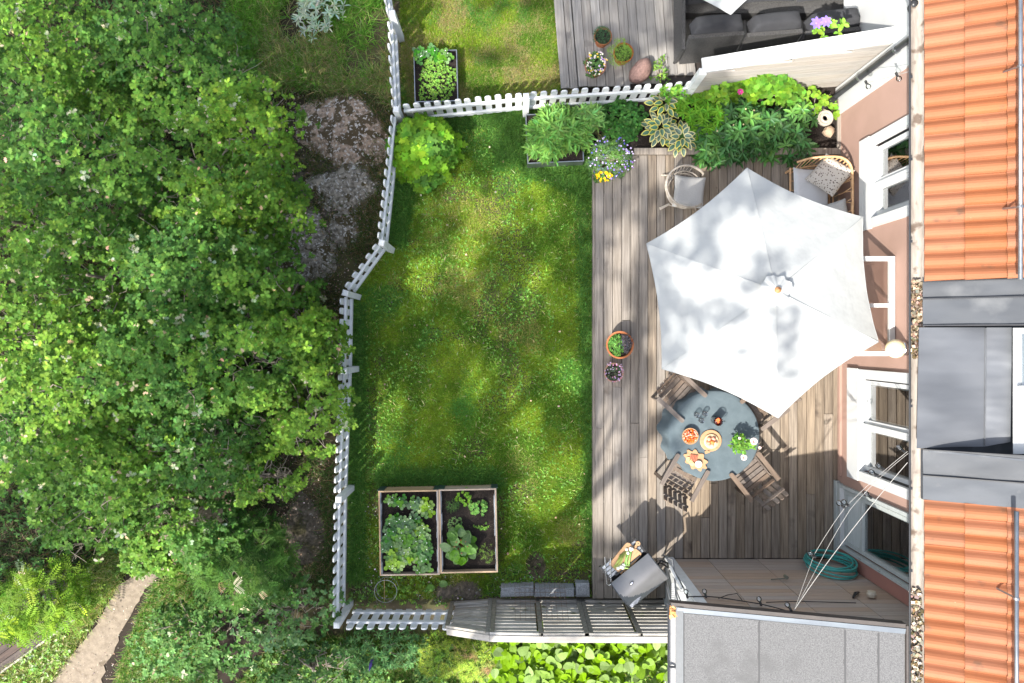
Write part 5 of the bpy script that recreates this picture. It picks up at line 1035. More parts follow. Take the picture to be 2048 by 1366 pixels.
for px, py, n, lab in ho_c:
    c = W(px, py, .25); t_ = thing('hosta', lab, 'plant', (c.x, c.y, .18), group='hostas in the flower bed')
    for k in range(n):
        ring = k/n; a = k*2.4; r = .02+.17*ring; o = link('leaf', hl, None, t_, loc=(r*math.cos(a), r*math.sin(a), .30-.14*ring+random.uniform(-.01, .02)), rot=(.25-.5*ring+random.uniform(-.1, .1), random.uniform(-.2, .2), a-math.pi/2+random.uniform(-.2, .2))); s_ = random.uniform(.115, .15); o.scale = (s_, s_, s_)
    b = MB(); [b.tube([(0, 0, 0), (.12*math.cos(k*.9), .12*math.sin(k*.9), .2)], .004, 4) for k in range(7)]; b.build('stalks', bpy.data.materials['green_stem'], t_)
# strawberry plants: trefoil leaves, each a part
def tref(sz=.5):
    b = MB()
    for a in (0, 1.9, -1.9):
        for v_ in (ROUND,):
            base = len(b.v)
            for x, y, z in v_[0]: x, y, z = x*1.05, y+.06, z; b.v.append((x*math.cos(a)-y*math.sin(a), x*math.sin(a)+y*math.cos(a), z))
            b.f += [tuple(base+i for i in f) for f in v_[1]]; b.m += [0]*len(v_[1])
    return b.mesh('leaf', False)
tfm = {}
for nm, c in (('dark', (.06, .17, .038)), ('mid', (.10, .24, .03)), ('light', (.22, .38, .045))): me = tref(); me.materials.append(lf('strawberry_'+nm, c)); tfm[nm] = me
wf = MB().lathe([(.0, 0), (.5, .1), (.0, .2)], 6).mesh('blossom'); wf.materials.append(flat('white_petal', (.85, .85, .80)))
def strawb(px, py, z0, n, R_p, kind, lab, s=.062, nf=2, grp='strawberry plants in the raised bed'):
    c = W(px, py, z0+.12); t_ = thing('strawberry_plant', lab, 'plant', (c.x, c.y, z0), group=grp); R__ = R_p*S(z0)
    for k in range(n):
        a = k*2.4+px; r = R__*math.sqrt((k+.3)/n); o = link('leaf', tfm[kind if random.random() < .8 else 'mid'], None, t_, loc=(r*math.cos(a), r*math.sin(a), .13-.05*k/n+random.uniform(-.02, .02)), rot=(random.uniform(-.3, .2), random.uniform(-.3, .3), random.uniform(0, 6.3))); q = s*random.uniform(.8, 1.2); o.scale = (q, q, q)
    for k in range(nf):
        a = random.random()*6.3; o = link('blossom', wf, None, t_, loc=(R__*.6*math.cos(a), R__*.6*math.sin(a), .18)); o.scale = (.014, .014, .014)
    b = MB(); [b.tube([(0, 0, 0), (R__*.5*math.cos(k), R__*.5*math.sin(k), .09)], .003, 4) for k in range(6)]; b.build('stalks', bpy.data.materials['green_stem'], t_)
for px, py, n, R_p, kd, lab in ((783, 1000, 6, 13, 'mid', 'small strawberry plant in the top left corner of the left pallet bed'), (802, 1004, 6, 13, 'dark', 'second small strawberry plant along the top of the left pallet bed'), (831, 1010, 7, 14, 'dark', 'flowering strawberry plant third along the top of the left pallet bed'), (851, 1018, 9, 17, 'light', 'pale flowering strawberry plant near the top right of the left pallet bed'),
    (787, 1041, 6, 13, 'dark', 'dark strawberry plant starting the second row of the left pallet bed'), (804, 1043, 5, 12, 'dark', 'dark strawberry plant second in the second row of the left pallet bed'), (827, 1043, 7, 16, 'dark', 'blue green strawberry plant in the middle of the left pallet bed'), (840, 1055, 7, 14, 'light', 'yellow green strawberry plant right of the middle of the left pallet bed'), (812, 1060, 7, 14, 'mid', 'mid green strawberry plant at the centre of the left pallet bed'),
    (781, 1067, 7, 15, 'dark', 'dark strawberry plant at the left board of the left pallet bed'), (775, 1091, 9, 16, 'dark', 'large leaved dark strawberry plant low on the left board'), (797, 1083, 9, 17, 'mid', 'dense strawberry plant left of centre in the left pallet bed'), (824, 1084, 9, 16, 'mid', 'dense strawberry plant right of centre in the left pallet bed'), (848, 1067, 6, 13, 'mid', 'strawberry plant by the right board of the left pallet bed, upper one'), (850, 1090, 7, 13, 'dark', 'dark strawberry plant by the right board of the left pallet bed, middle one'),
    (791, 1120, 16, 24, 'light', 'big yellow green strawberry plant in the bottom left of the left pallet bed'), (815, 1112, 12, 18, 'light', 'yellow green strawberry plant at the bottom middle of the left pallet bed'), (846, 1110, 9, 16, 'dark', 'strawberry plant in the lower right of the left pallet bed'), (845, 1134, 9, 17, 'mid', 'strawberry plant in the bottom right corner of the left pallet bed')):
    strawb(px, py, .24, int(n*1.3), R_p, kd, lab, s=.056)
for i, (px, py, lab) in enumerate(((840, 108, 'strawberry plant in the top left corner of the neighbour bed'), (862, 106, 'strawberry plant in the top middle of the neighbour bed'), (888, 112, 'strawberry plant in the top right corner of the neighbour bed'))): strawb(px, py, .17, 9, 14, 'dark' if i < 2 else 'mid', lab, s=.055, grp='strawberry plants in the neighbour bed')
bush('herb_patch', 'dense fine leaved light green herbs filling the neighbour bed', 'plant', 872, 157, 38, 47, .15, .16, 330, 4, .028, (.16, .30, .05), OVAL, v=.3, rag=.3)
# rhubarb, parsley, curly kale
rl = MB(); 
for j in range(7):
    for i in range(5): u, v_ = i/4*2-1, j/6; w_ = .48*math.sin(math.pi*min(1, .12+v_*.86))**.7; rl.v.append((u*w_, v_, .07*math.sin(u*7+v_*5)*abs(u)+.05*math.sin(v_*14)*(1-abs(u))-.18*v_*v_+.08*abs(u)))
rl.f = [(j*5+i, j*5+i+1, (j+1)*5+i+1, (j+1)*5+i) for j in range(6) for i in range(4)]; rl.m = [0]*24
rm = rl.mesh('leaf', True); rm.materials.append(pm('rhubarb_leaf', (.12, .26, .035), (.08, .19, .028), (9, 9, 9), .5, .5, rnd=.2, tr=.2))
c = W(922, 1093, .45); rh = thing('rhubarb', 'big ruffled green rhubarb plant in the right pallet bed', 'plant', (c.x, c.y, .24))
for k in range(40):
    a = k*2.4+random.uniform(-.5, .5); r = random.uniform(.02, .18); o = link('leaf', rm, None, rh, loc=(r*math.cos(a)*.9, r*math.sin(a), .24-.005*k), rot=(random.uniform(-.35, .4), random.uniform(-.45, .45), a-1.57+random.uniform(-.7, .7))); s_ = random.uniform(.09, .17); o.scale = (s_, s_*1.05, s_)
b = MB(); [b.tube([(0, 0, 0), (.10*math.cos(k*.8), .10*math.sin(k*.8), .22)], .007, 5) for k in range(8)]; b.build('stalks', flat('red_stalk', (.42, .09, .06)), rh)
for i in range(2):
    o = link('leaf', rm, None, None, loc=W([866, 880][i], [1170, 1164][i], .10), rot=(-.1, .1, [2.4, 4.2][i])); o.scale = (.13,)*3; o.name = 'stray_leaf'; tag(o, ['large rhubarb leaf drooping to the ground below the joint of the pallet beds, left one', 'large rhubarb leaf drooping to the ground below the joint of the pallet beds, right one'][i], 'leaf')
bush('parsley', 'bright green parsley in the top of the right pallet bed', 'plant', 930, 998, 15, 17, .24, .10, 34, 5, .026, (.20, .38, .04), MAPLE, v=.2, rag=.5, stem=False)
bush('kale', 'light green curly kale in the upper right of the right pallet bed', 'plant', 955, 1016, 19, 15, .24, .12, 60, 5, .028, (.17, .34, .08), MAPLE, v=.2, rag=.3, stem=False)
bush('thyme', 'small round grey green thyme cushion in the right pallet bed', 'plant', 910, 1050, 15, 15, .24, .08, 120, 5, .014, (.15, .25, .09), OVAL, v=.2, rag=.1, stem=False)
bush('chives', 'thin chive tufts at the left of the right pallet bed', 'plant', 905, 1012, 14, 10, .24, .09, 26, 5, .07, (.09, .18, .05), BLADE, v=.2, tilt=(.2, 1.2), stem=False)
bush('seedlings', 'few small seedlings by the right board of the right pallet bed', 'plant', 962, 1052, 14, 8, .24, .05, 14, 4, .026, (.13, .26, .04), OVAL, v=.3, rag=.5, stem=False)
bush('dill', 'feathery yellow green dill in the lower right of the right pallet bed', 'plant', 972, 1108, 16, 18, .24, .14, 60, 5, .035, (.20, .33, .06), BLADE, v=.2, tilt=(0, .9), rag=.5, stem=False)
# ================================================================ POTS
def pot(px, py, r, h, z0, lab, grp):
    t_ = thing('plant_pot', lab, 'pot', W(px, py, z0+h).xy.to_3d()+Vector((0, 0, z0)), group=grp)
    MB().lathe([(.0, 0), (r*.68, 0), (r*.88, h*.78), (r*.98, h*.78), (r, h), (r*.88, h), (r*.84, h*.8), (.0, h*.8)], 30).build('pot', M['terracotta'], t_, smooth=False)
    MB().lathe([(.0, 0), (r*.84, 0), (.0, .004)], 24, (0, 0, h*.82)).build('soil', M['soil'], t_); return t_
pot(1240, 690, .205, .26, ZD, 'large terracotta pot with trailing green and grey plants on the deck edge', 'terracotta pots')
pot(1228, 745, .145, .22, ZD, 'smaller terracotta pot with pink lavender on the deck edge', 'terracotta pots')
bush('trailing_plant', 'dark green trailing plant filling the left half of the large pot', 'plant', 1232, 692, 18, 24, ZD+.20, .12, 150, 4, .026, (.10, .225, .045), OVAL, v=.35, rag=.15, stem=False)
bush('heuchera', 'dusky purple grey leaves in the right half of the large pot', 'plant', 1252, 688, 13, 20, ZD+.20, .12, 70, 4, .03, (.12, .11, .12), OVAL, v=.35, rag=.3, stem=False)
lv = bush('lavender', 'grey green lavender with lilac flowers in the smaller pot', 'plant', 1229, 744, 17, 18, ZD+.18, .16, 110, 5, .035, (.13, .18, .11), BLADE, v=.3, tilt=(.2, 1.1), rag=.2, stem=False)
def dots(parent, n, R__, h, s_, cols, name='blossoms', ecc=1, off=(0, 0)):
    a = U(0, 6.28, n); r = R__*np.sqrt(U(.1, 1, n)); pos = np.stack([off[0]+r*np.cos(a), off[1]+r*np.sin(a)*ecc, h*(1-.5*(r/R__)**2)+U(-.01, .03, n)], -1)
    cc = np.array(cols)[RNG.integers(0, len(cols), n)]*np.exp(RNG.normal(0, .1, (n, 1)))
    link(name, scatter_mesh(name, ROUND, np.repeat(pos, 4, 0), np.tile(np.arange(4)*1.57, n), np.full(4*n, .25), np.zeros(4*n), np.repeat(U(s_*.7, s_*1.2, n), 4), np.repeat(np.clip(cc, 0, .95), 4, 0)), M['petal'], parent)
dots(lv, 46, .15, .19, .011, [(.42, .28, .50), (.5, .36, .55), (.55, .2, .35)])
pot(1206, 72, .135, .20, ZD, 'terracotta pot with round dark green plant on the neighbour deck', 'terracotta pots'); pot(1191, 130, .16, .22, ZD, 'terracotta pot of multicoloured pansies on the neighbour deck', 'terracotta pots'); pot(1247, 105, .15, .22, ZD, 'terracotta pot under a fine light green plant on the neighbour deck', 'terracotta pots')
bush('round_carnation', 'round dark green cushion plant in the topmost neighbour pot', 'plant', 1206, 66, 19, 18, ZD+.18, .20, 260, 5, .028, (.05, .12, .055), BLADE, v=.25, tilt=(-.1, .9), rag=.1, stem=False)
bush('fine_fern', 'feathery light green plant spreading over its pot on the neighbour deck', 'plant', 1242, 100, 26, 27, ZD+.16, .22, 260, 6, .035, (.20, .34, .06), BLADE, v=.2, tilt=(-.1, .8), rag=.4, stem=False)
pz = bush('pansies', 'multicoloured pansies with white and yellow flowers in the lower left neighbour pot', 'plant', 1191, 126, 22, 25, ZD+.18, .14, 130, 4, .028, (.08, .16, .05), OVAL, v=.3, rag=.3, stem=False)
dots(pz, 70, .18, .15, .015, [(.75, .72, .6), (.8, .55, .08), (.3, .2, .45), (.6, .5, .55)])
lb = bush('bellflower_pot', 'bushy pot plant with violet and blue flowers at the corner of the deck', 'plant', 1222, 312, 46, 48, .10, .42, 620, 5, .038, (.11, .22, .05), LANCE, v=.3, tilt=(.0, .9), rag=.2, col2=(.07, .12, .10), f2=.2)
dots(lb, 90, .33, .40, .014, [(.45, .35, .7), (.25, .2, .6), (.65, .55, .8), (.1, .1, .4)]); 
ym = bush('yellow_viola', 'cluster of bright yellow violas at the foot of the violet flowered pot plant', 'plant', 1207, 353, 19, 11, .24, .12, 30, 4, .03, (.10, .20, .05), OVAL, v=.3, stem=False)
dots(ym, 34, .125, .14, .020, [(.85, .48, .01), (.88, .56, .02)], ecc=.6)
wp = bush('white_viola', 'pale lilac violas hanging over the deck edge of the violet flowered pot', 'plant', 1258, 318, 9, 22, .24, .14, 22, 4, .025, (.10, .20, .07), OVAL, v=.3, stem=False); dots(wp, 22, .09, .15, .016, [(.75, .65, .85), (.6, .5, .8), (.3, .15, .5)], ecc=2)
# ================================================================ OAKS BEYOND THE FENCE
def branch_mesh(b, a, c, r0, r1, seed, n=7, wob=.12):
    rr = random.Random(seed); P = []
    for i in range(n): t = i/(n-1); P.append(a.lerp(c, t)+Vector((rr.uniform(-wob, wob), rr.uniform(-wob, wob), rr.uniform(-wob, wob)))*math.sin(math.pi*t))
    b.tube(P, [r0+(r1-r0)*i/(n-1) for i in range(n)], 6); return P
def oak(label, px, py, rx, ry, zt, n, col, seed, z_low=.35, tmpl=OAK, size=.062, k=7, name='young_oak', cat='tree', col2=None, dens_cut=.42, twigs=9):
    zm = zt*.8; s_ = S(zm); c = W(px, py, zm); t_ = thing(name, label, cat, (c.x, c.y, 0), group='young oaks beyond the picket fence' if name == 'young_oak' else None)
    a = U(0, 6.283, n); r = np.sqrt(U(0, 1, n)); ed = 1+.55*(vn(np.cos(a)*2.2+seed, np.sin(a)*2.2+seed, 1, seed)-.5)+.25*(vn(np.cos(a)*6+seed, np.sin(a)*6+seed, 1, seed)-.5)
    x = r*ed*rx*s_; y = x*0; y = r*ed*ry*s_*np.sin(a); x = x*np.cos(a)
    clump = fbm(x+c.x, y+c.y, 2.3, seed); top = zt*(.62+.38*(1-r**2.6))*(.60+.74*clump)
    dep = RNG.random(n)**1.4; z = top-(top-z_low)*dep*.75
    keep = vn(x+c.x, y+c.y, 3.2, seed+3)+.25*RNG.random(n) > dens_cut
    x, y, z, dep, clump = x[keep], y[keep], z[keep], dep[keep], clump[keep]
    cen = np.stack([x, y, z], -1); pos, yaw, pit = rosettes(cen, k, .45, (-.45, .55)); N_ = len(pos)
    tint = np.repeat(np.clip(clump*1.6-.55+RNG.normal(0, .15, len(x)), 0, 1), k)
    cols = mixc(jit(tuple(q*.58 for q in col), N_, .28), jit(col2 or (col[0]*1.85, col[1]*1.45, col[2]*1.15), N_, .26), tint)
    pale = np.repeat(RNG.random(len(x)) < .03, k) & (RNG.random(N_) < .6); cols[pale] = jit((.40, .42, .28), int(pale.sum()), .15)
    dry = RNG.random(N_) < .008; cols[dry] = jit((.45, .33, .22), int(dry.sum()), .2)
    link('crown', scatter_mesh('crown', tmpl, pos, yaw, pit, U(-.5, .5, N_), U(size*.5, size*1.25, N_), cols), M['leaf'], t_)
    b = MB(); P = branch_mesh(b, Vector((random.uniform(-.2, .2), random.uniform(-.2, .2), -.05)), Vector((0, 0, zt*.62)), .045, .02, seed, wob=.10); b.build('trunk', M['bark'], t_, smooth=True)
    b = MB()
    for q in range(twigs):
        an = q*2.4+seed; rr = random.uniform(.55, .95); e_ = Vector((rx*s_*rr*math.cos(an), ry*s_*rr*math.sin(an), zt*random.uniform(.6, .88)*(1-.25*rr)))
        Q = branch_mesh(b, P[2+q % 4], e_, .013, .004, seed*10+q, wob=.10)
        for w in range(3): f_ = Q[3+w]; branch_mesh(b, f_, f_+Vector((random.uniform(-.3, .3), random.uniform(-.3, .3), random.uniform(-.05, .2))), .005, .002, seed*100+q*3+w, 4, .03)
    b.build('branch', M['twig'], t_); return t_
G1, G2, G3 = (.104, .240, .036), (.080, .205, .040), (.132, .28, .038)
T = [(70, 60, 135, 110, 2.9, 330, G1, 'young oak in the top left corner of the picture'),
 (285, 70, 150, 120, 2.6, 370, G2, 'young oak touching the top edge between the corner oak and the tall grass'),
 (95, 300, 150, 140, 3.2, 400, G2, 'young oak at the left edge below the corner oak'),
 (330, 290, 165, 140, 3.4, 460, G1, 'tall young oak with a bare pale branch, left of the pink granite'),
 (480, 245, 95, 95, 2.3, 230, G3, 'young oak reaching right over the pink granite with yellow green tips'),
 (490, 400, 98, 88, 2.4, 260, G3, 'light green young oak beside the grey granite slab'),
 (110, 540, 155, 140, 3.3, 420, G1, 'young oak at the left edge, third down from the corner'),
 (330, 520, 150, 130, 3.3, 420, G2, 'dark young oak in the middle of the upper thicket'),
 (475, 560, 95, 95, 2.7, 260, G1, 'young oak left of the streaked grey rock'),
 (90, 760, 150, 130, 3.3, 400, G3, 'brightly lit young oak at the left edge beside the thicket centre'),
 (310, 740, 150, 130, 3.1, 400, G2, 'young oak in the heart of the thicket'),
 (480, 715, 120, 115, 2.6, 330, G1, 'young oak just left of the fence below its kink'),
 (618, 705, 62, 95, 1.8, 190, G3, 'young oak whose twigs spill over the picket fence onto the lawn'),
 (600, 840, 80, 95, 2.0, 190, G3, 'young oak with pale leaves close to the long fence run'),
 (120, 960, 150, 120, 2.8, 360, G1, 'young oak at the left edge above the footpath verge'),
 (350, 900, 130, 100, 2.6, 290, G2, 'young oak above the gap where the footpath shows'),
 (500, 960, 90, 60, 1.7, 120, G3, 'low young oak right of the footpath gap'),
 (250, 1030, 110, 95, 2.0, 200, G1, 'young oak overhanging the upper end of the footpath'),
 (395, 1085, 85, 70, 1.6, 140, G2, 'small young oak between the footpath and the rowan shrub'),
 (560, 640, 58, 70, 1.7, 110, G3, 'small light young oak between the streaked rock and the fence')]
T += [(290, 1125, 60, 34, 1.1, 110, G1, 'small young oak hanging over the upper end of the footpath'), (-30, 180, 120, 130, 2.6, 260, G2, 'young oak cut by the left edge between the two uppermost left oaks'), (-30, 430, 110, 120, 2.6, 240, G1, 'young oak cut by the left edge level with the streaked rock'), (-20, 660, 110, 110, 2.5, 240, G3, 'young oak cut by the left edge level with the fence kink'), (0, 880, 120, 110, 2.4, 240, G2, 'young oak cut by the left edge level with the table'), (200, 180, 120, 100, 2.2, 220, G1, 'low young oak filling the gap in the upper left thicket'), (230, 420, 130, 110, 2.4, 260, G2, 'low young oak between the left edge oaks and the bare pale branch'), (210, 650, 120, 100, 2.3, 240, G3, 'low light young oak left of the thicket heart'), (430, 640, 110, 90, 2.2, 210, G2, 'low young oak between the streaked rock and the thicket heart'), (230, 880, 120, 100, 2.2, 230, G1, 'low young oak above the footpath verge'), (440, 850, 100, 80, 2.0, 180, G3, 'low young oak between the thicket heart and the lower fence run'), (410, 160, 100, 90, 2.1, 170, G2, 'low young oak beside the tall wild grass'), (400, 400, 110, 100, 2.4, 220, G3, 'low light young oak left of the grey granite'), (140, 1080, 110, 60, 1.6, 150, G1, 'low young oak over the verge near the footpath')]
for i, (px, py, rx, ry, zt, n, c, lab) in enumerate(T): oak(lab, px, py, rx, ry, zt, int(n*2.5), c, i+3)
oak('dark rowan shrub with feather shaped leaves right of the footpath', 470, 1130, 125, 85, 1.3, 380, (.06, .16, .03), 41, tmpl=PINN, size=.16, k=4, name='rowan_shrub', cat='shrub', dens_cut=.25)
oak('bright green feather leaved shrub over the boardwalk in the bottom left', 55, 1215, 100, 65, 1.3, 190, (.15, .30, .03), 43, tmpl=PINN, size=.20, k=4, name='ash_shrub', cat='shrub', dens_cut=.2)
oak('dark green shrub with pale leaf undersides left of the bottom fence corner', 560, 1235, 110, 75, 1.2, 300, (.10, .225, .045), 47, tmpl=OVAL, size=.06, k=6, name='hedge_shrub', cat='shrub', col2=(.17, .28, .13))
oak('dark leafy shrub at the bottom edge right of the footpath', 395, 1290, 125, 95, 1.0, 480, (.10, .225, .045), 53, tmpl=OVAL, size=.06, k=6, name='hedge_shrub', cat='shrub', col2=(.15, .30, .09))
oak('mixed green undergrowth shrub at the bottom edge below the fence corner', 620, 1345, 130, 50, .8, 260, (.07, .17, .05), 57, tmpl=OVAL, size=.055, k=6, name='hedge_shrub', cat='shrub')
lu = bush('lupin_clump', 'lupin clump with fingered leaves and one violet flower spike below the fence', 'plant', 745, 1315, 95, 45, 0, .45, 210, 8, .075, (.10, .21, .07), LANCE, v=.3, tilt=(-.1, .6), rag=.3)
MB().tube([(0, 0, .3), (.01, -.03, .5), (.015, -.05, .62)], [.022, .024, .006], 8).build('flower_spike', flat('violet_spike', (.12, .07, .34)), lu)
# juniper mass and large-leaved knotweed below the screen
bush('juniper', 'spreading dark green juniper by the end of the white bottom fence', 'shrub', 880, 1320, 55, 50, 0, .4, 480, 6, .05, (.14, .27, .03), BLADE, v=.3, tilt=(0, .7), rag=.35, col2=(.30, .38, .05), f2=.35)
bush('juniper', 'yellow green sunlit juniper left of the large leaved plants', 'shrub', 955, 1330, 60, 55, 0, .45, 620, 6, .05, (.32, .44, .06), BLADE, v=.25, tilt=(0, .7), rag=.35, col2=(.34, .20, .12), f2=.10)
kn_ = [(1045, 1330, 56, 60), (1140, 1325, 60, 60), (1235, 1325, 58, 60), (1310, 1330, 40, 60)]
klm = MB(); ko = [(0, 0), (.28, .02), (.42, .22), (.38, .5), (.20, .8), (0, 1.0)]
kz = lambda x, y: .16*abs(x)-.15*y*y
klm.v = [(x, y, kz(x, y)) for x, y in ko]+[(-x, y, kz(x, y)) for x, y in ko[1:-1][::-1]]+[(0, .45, -.04)]
klm.f = [(i, (i+1) % 10, 10) for i in range(10)]; klm.m = [0]*10
kme = klm.mesh('leaf'); kme.materials.append(pm('knotweed_leaf', (.19, .33, .018), (.14, .26, .015), (14, 14, 14), .6, .1, rnd=.28, tr=.25, spec=.2))
for i, (px, py, rx, ry) in enumerate(kn_):
    c = W(px, py, .6); lab = ['leftmost of the four large leaved bright green clumps below the screen', 'second from left large leaved bright green clump below the screen', 'third from left large leaved bright green clump below the screen', 'large leaved bright green clump beside the shed gutter'][i]
    t_ = thing('knotweed_clump', lab, 'plant', (c.x, c.y, 0), group='large leaved plants below the screen')
    for k in range(230 if i < 3 else 150):
        x, y = random.uniform(-1, 1)*rx*S(.6), random.uniform(-1, 1)*ry*S(.6); o = link('leaf', kme, None, t_, loc=(x, y, random.uniform(.42, .80) if k > 40 else random.uniform(.2, .45)), rot=(random.uniform(-.45, .3), random.uniform(-.4, .4), random.uniform(0, 6.28))); s_ = random.uniform(.09, .19); o.scale = (s_, s_, s_)
    b = MB(); [b.tube([(random.uniform(-.3, .3), random.uniform(-.3, .3), 0), (random.uniform(-.35, .35), random.uniform(-.35, .35), .5)], .006, 5) for k in range(16)]; b.build('stems', bpy.data.materials['green_stem'], t_)
for k, (px, py, z, lab) in enumerate(((1025, 1215, 1.0, 'leaf poking through the screen, leftmost'), (1050, 1217, 1.0, 'small leaf poking through the screen, second from left'), (1088, 1212, 1.05, 'leaf poking through the screen near the wire mesh'), (1147, 1225, 1.08, 'leaf poking through the screen beside the double post'), (1200, 1205, 1.0, 'small leaf poking through the screen left of the grill tip'), (1283, 1228, 1.15, 'large dark leaf poking through the screen right of the grill tip'), (1262, 1234, 1.15, 'dark leaf poking through the screen under the grill tip'))):
    y = YS+.025; s_ = -y*F/(py-683); o = link('stray_leaf', kme, None, None, loc=((px-1024)*s_/F, y, H-s_), rot=(-1.1, .2, random.uniform(-.5, .5)+math.pi)); o.scale = (.12, .12, .12) if k not in (1, 4) else (.07,)*3; tag(o, lab, 'leaf', 'leaves poking through the slatted screen')
hb = thing('wire_hoop', 'round wire plant hoop on the ground below the strawberry bed', 'hoop', W(775, 1175, .0)); b = MB()
for z in (.02, .16): b.tube([(.17*math.cos(a), .17*math.sin(a), z) for a in np.linspace(0, 6.283, 33)[:-1]], .004, 5, True)
for k in range(6): b.tube([(.17*math.cos(k*1.05), .17*math.sin(k*1.05), .0), (.17*math.cos(k*1.05), .17*math.sin(k*1.05), .16)], .003, 4)
b.build('ring', M['galv'], hb); MB().tube([(-.02, -.17, .14), (-.02, .20, .16)], .004, 5).build('stick', M['board'], hb)
bush('weeds', 'small yellow green weeds on the bare ground below the strawberry bed', 'plant', 812, 1185, 32, 26, 0, .12, 34, 4, .035, (.18, .32, .05), OVAL, v=.3, rag=.7, stem=False)
bush('silver_willow', 'silvery narrow leaved plant at the top edge in the long grass', 'plant', 632, 8, 46, 44, 0, .45, 70, 7, .11, (.38, .46, .38), LANCE, v=.15, tilt=(0, .9), rag=.5)
bush('fern', 'dark dead tuft in a hole on the lawn near the granite blocks', 'plant', 1071, 1130, 17, 22, 0, .08, 50, 5, .05, (.03, .028, .018), BLADE, v=.3, stem=False)
# ================================================================ GRASS
LAWN = [(795, 235), (1000, 225), (1190, 222), (1190, 1192), (1000, 1192), (700, 1200), (700, 600), (783, 490), (800, 240)]
UPPER = [(800, -60), (1112, -60), (1118, 60), (1128, 176), (1060, 205), (805, 215)]
def grass(name, label, poly, n, ln, w, colf, exclude=(), z=0, tilt=(.5, 1.42), tmpl=TRI, clumpy=0, prob=None):
    P = np.array(poly, float); x0, y0 = P.min(0); x1, y1 = P.max(0); x, y = U(x0, x1, n), U(y0, y1, n); k = inpoly(x, y, poly)
    for e in exclude: k &= ~inpoly(x, y, e)
    if prob is not None: k &= RNG.random(n) < prob(x, y)
    x, y = x[k], y[k]; n = len(x); wx, wy = (x-1024)*S(0), -(y-683)*S(0)
    lng = ln*(.5+RNG.random(n))*(.7+.7*fbm(wx, wy, 1.7, 5)); t = U(*tilt, n)
    tv = [(v[0]*w/ln/.05*1.0, v[1], v[2]) for v in tmpl[0]]
    me = scatter_mesh(name, (tv, tmpl[1]), np.stack([wx, wy, np.full(n, z)], -1), U(0, 6.283, n)+clumpy, math.pi/2-t, np.zeros(n), lng, colf(wx, wy, n, x, y))
    return tag(link(name, me, M['grassm']), label, 'grass', None, 'stuff')
def lawncol(wx, wy, n, px, py):
    g1, g2, dry, cl_ = jit((.19, .285, .022), n, .25), jit((.10, .20, .018), n, .25), jit((.36, .32, .11), n, .22), jit((.10, .25, .045), n, .2)
    c = mixc(g1, g2, np.clip((fbm(wx, wy, 2.2, 31)-.42)*5, 0, 1)); d = np.clip((fbm(wx, wy, 1.1, 33)-.60)*5, 0, .5)+.05+.5*((px-925)**2/80**2+(py-450)**2/70**2 < 1)*vn(wx, wy, 6, 2)
    c = mixc(c, dry, (RNG.random(n) < d).astype(float)*.85); return mixc(c, cl_, (RNG.random(n) < np.clip((fbm(wx, wy, 1.6, 37)-.56)*5, 0, .7)).astype(float))
def uppercol(wx, wy, n, px, py):
    c = lawncol(wx, wy, n, px, py); return mixc(c, jit((.32, .27, .12), n, .2), (RNG.random(n) < .12+np.clip((fbm(wx, wy, 2, 3)-.45)*4, 0, .6)).astype(float))
BED = [(766, 985), (870, 985), (870, 1138), (766, 1138)]; BED2 = [(884, 982), (980, 982), (982, 1132), (888, 1132)]; PLN = [(1056, 236), (1158, 232), (1160, 322), (1060, 326)]; NB = [(838, 118), (908, 116), (910, 205), (842, 208)]
def lp(x, y): 
    d = np.clip((fbm((x-1024)*S(0), -(y-683)*S(0), 1.3, 50)-.30)*6, .25, 1)
    low = (y > 985) & (x < 1010) | (y > 1140); q = np.where(low, .30+.35*(fbm(x/130, y/130, 1.5, 9) > .5), 1.0)
    dark = ((x-1071)/20)**2+((y-1130)/30)**2 < 1
    return d*q*(~dark)
grass('lawn_grass', 'short mown green lawn between the picket fence and the deck', LAWN, 620000, .045, .0035, lawncol, (BED, BED2, PLN), prob=lp)
grass('lawn_grass', 'short dry patched grass of the neighbour lawn behind the fence', UPPER, 170000, .045, .0035, uppercol, (NB,))
grass('lawn_grass', 'coarser taller blades scattered through the lawn', LAWN, 26000, .07, .0048, lambda wx, wy, n, px, py: mixc(jit((.20, .33, .05), n, .3), jit((.40, .38, .20), n, .25), (RNG.random(n) < .18).astype(float)), (BED, BED2, PLN), prob=lambda x, y: lp(x, y)*np.clip((fbm(x/130, y/130, 2.6, 44)-.40)*6, .08, 1), tilt=(.3, 1.4), tmpl=BLADE)
edge = [[(1150, 340), (1190, 340), (1190, 1110), (1172, 1110)], [(1045, 322), (1180, 322), (1190, 400), (1050, 352)], [(890, 225), (1190, 222), (1190, 250), (890, 260)], [(960, 225), (1052, 225), (1048, 330), (1000, 330)], [(700, 610), (730, 610), (730, 1160), (700, 1160)], [(785, 330), (830, 350), (810, 500), (780, 480)], [(756, 940), (1000, 940), (1000, 982), (756, 982)]]
for i, p in enumerate(edge):
    grass('long_grass', ['longer grass along the deck edge', 'longer grass in front of the metal planter', 'longer grass at the foot of the middle picket fence', 'long grass blades left of the metal planter', 'longer grass at the foot of the long left fence', 'longer grass between the currant bush and the fence kink', 'longer grass above the pallet beds'][i], p, int(9000*(1 if i not in (0, 4) else 1.6)), .10, .004, lambda wx, wy, n, px, py: jit((.085, .19, .035), n, .3), (BED, BED2, PLN), tilt=(.3, 1.35), tmpl=BLADE)
def wild(wx, wy, n, px, py): return mixc(jit((.12, .26, .035), n, .3), jit((.28, .25, .12), n, .3), (RNG.random(n) < .12+np.clip((fbm(wx, wy, 1.2, 3)-.45)*3, 0, .5)).astype(float))
ROCKS = [(688, 262, 70, 66), (690, 372, 60, 34), (590, 500, 60, 62), (690, 462, 24, 30), (608, 1065, 46, 62), (918, 1184, 60, 18)]
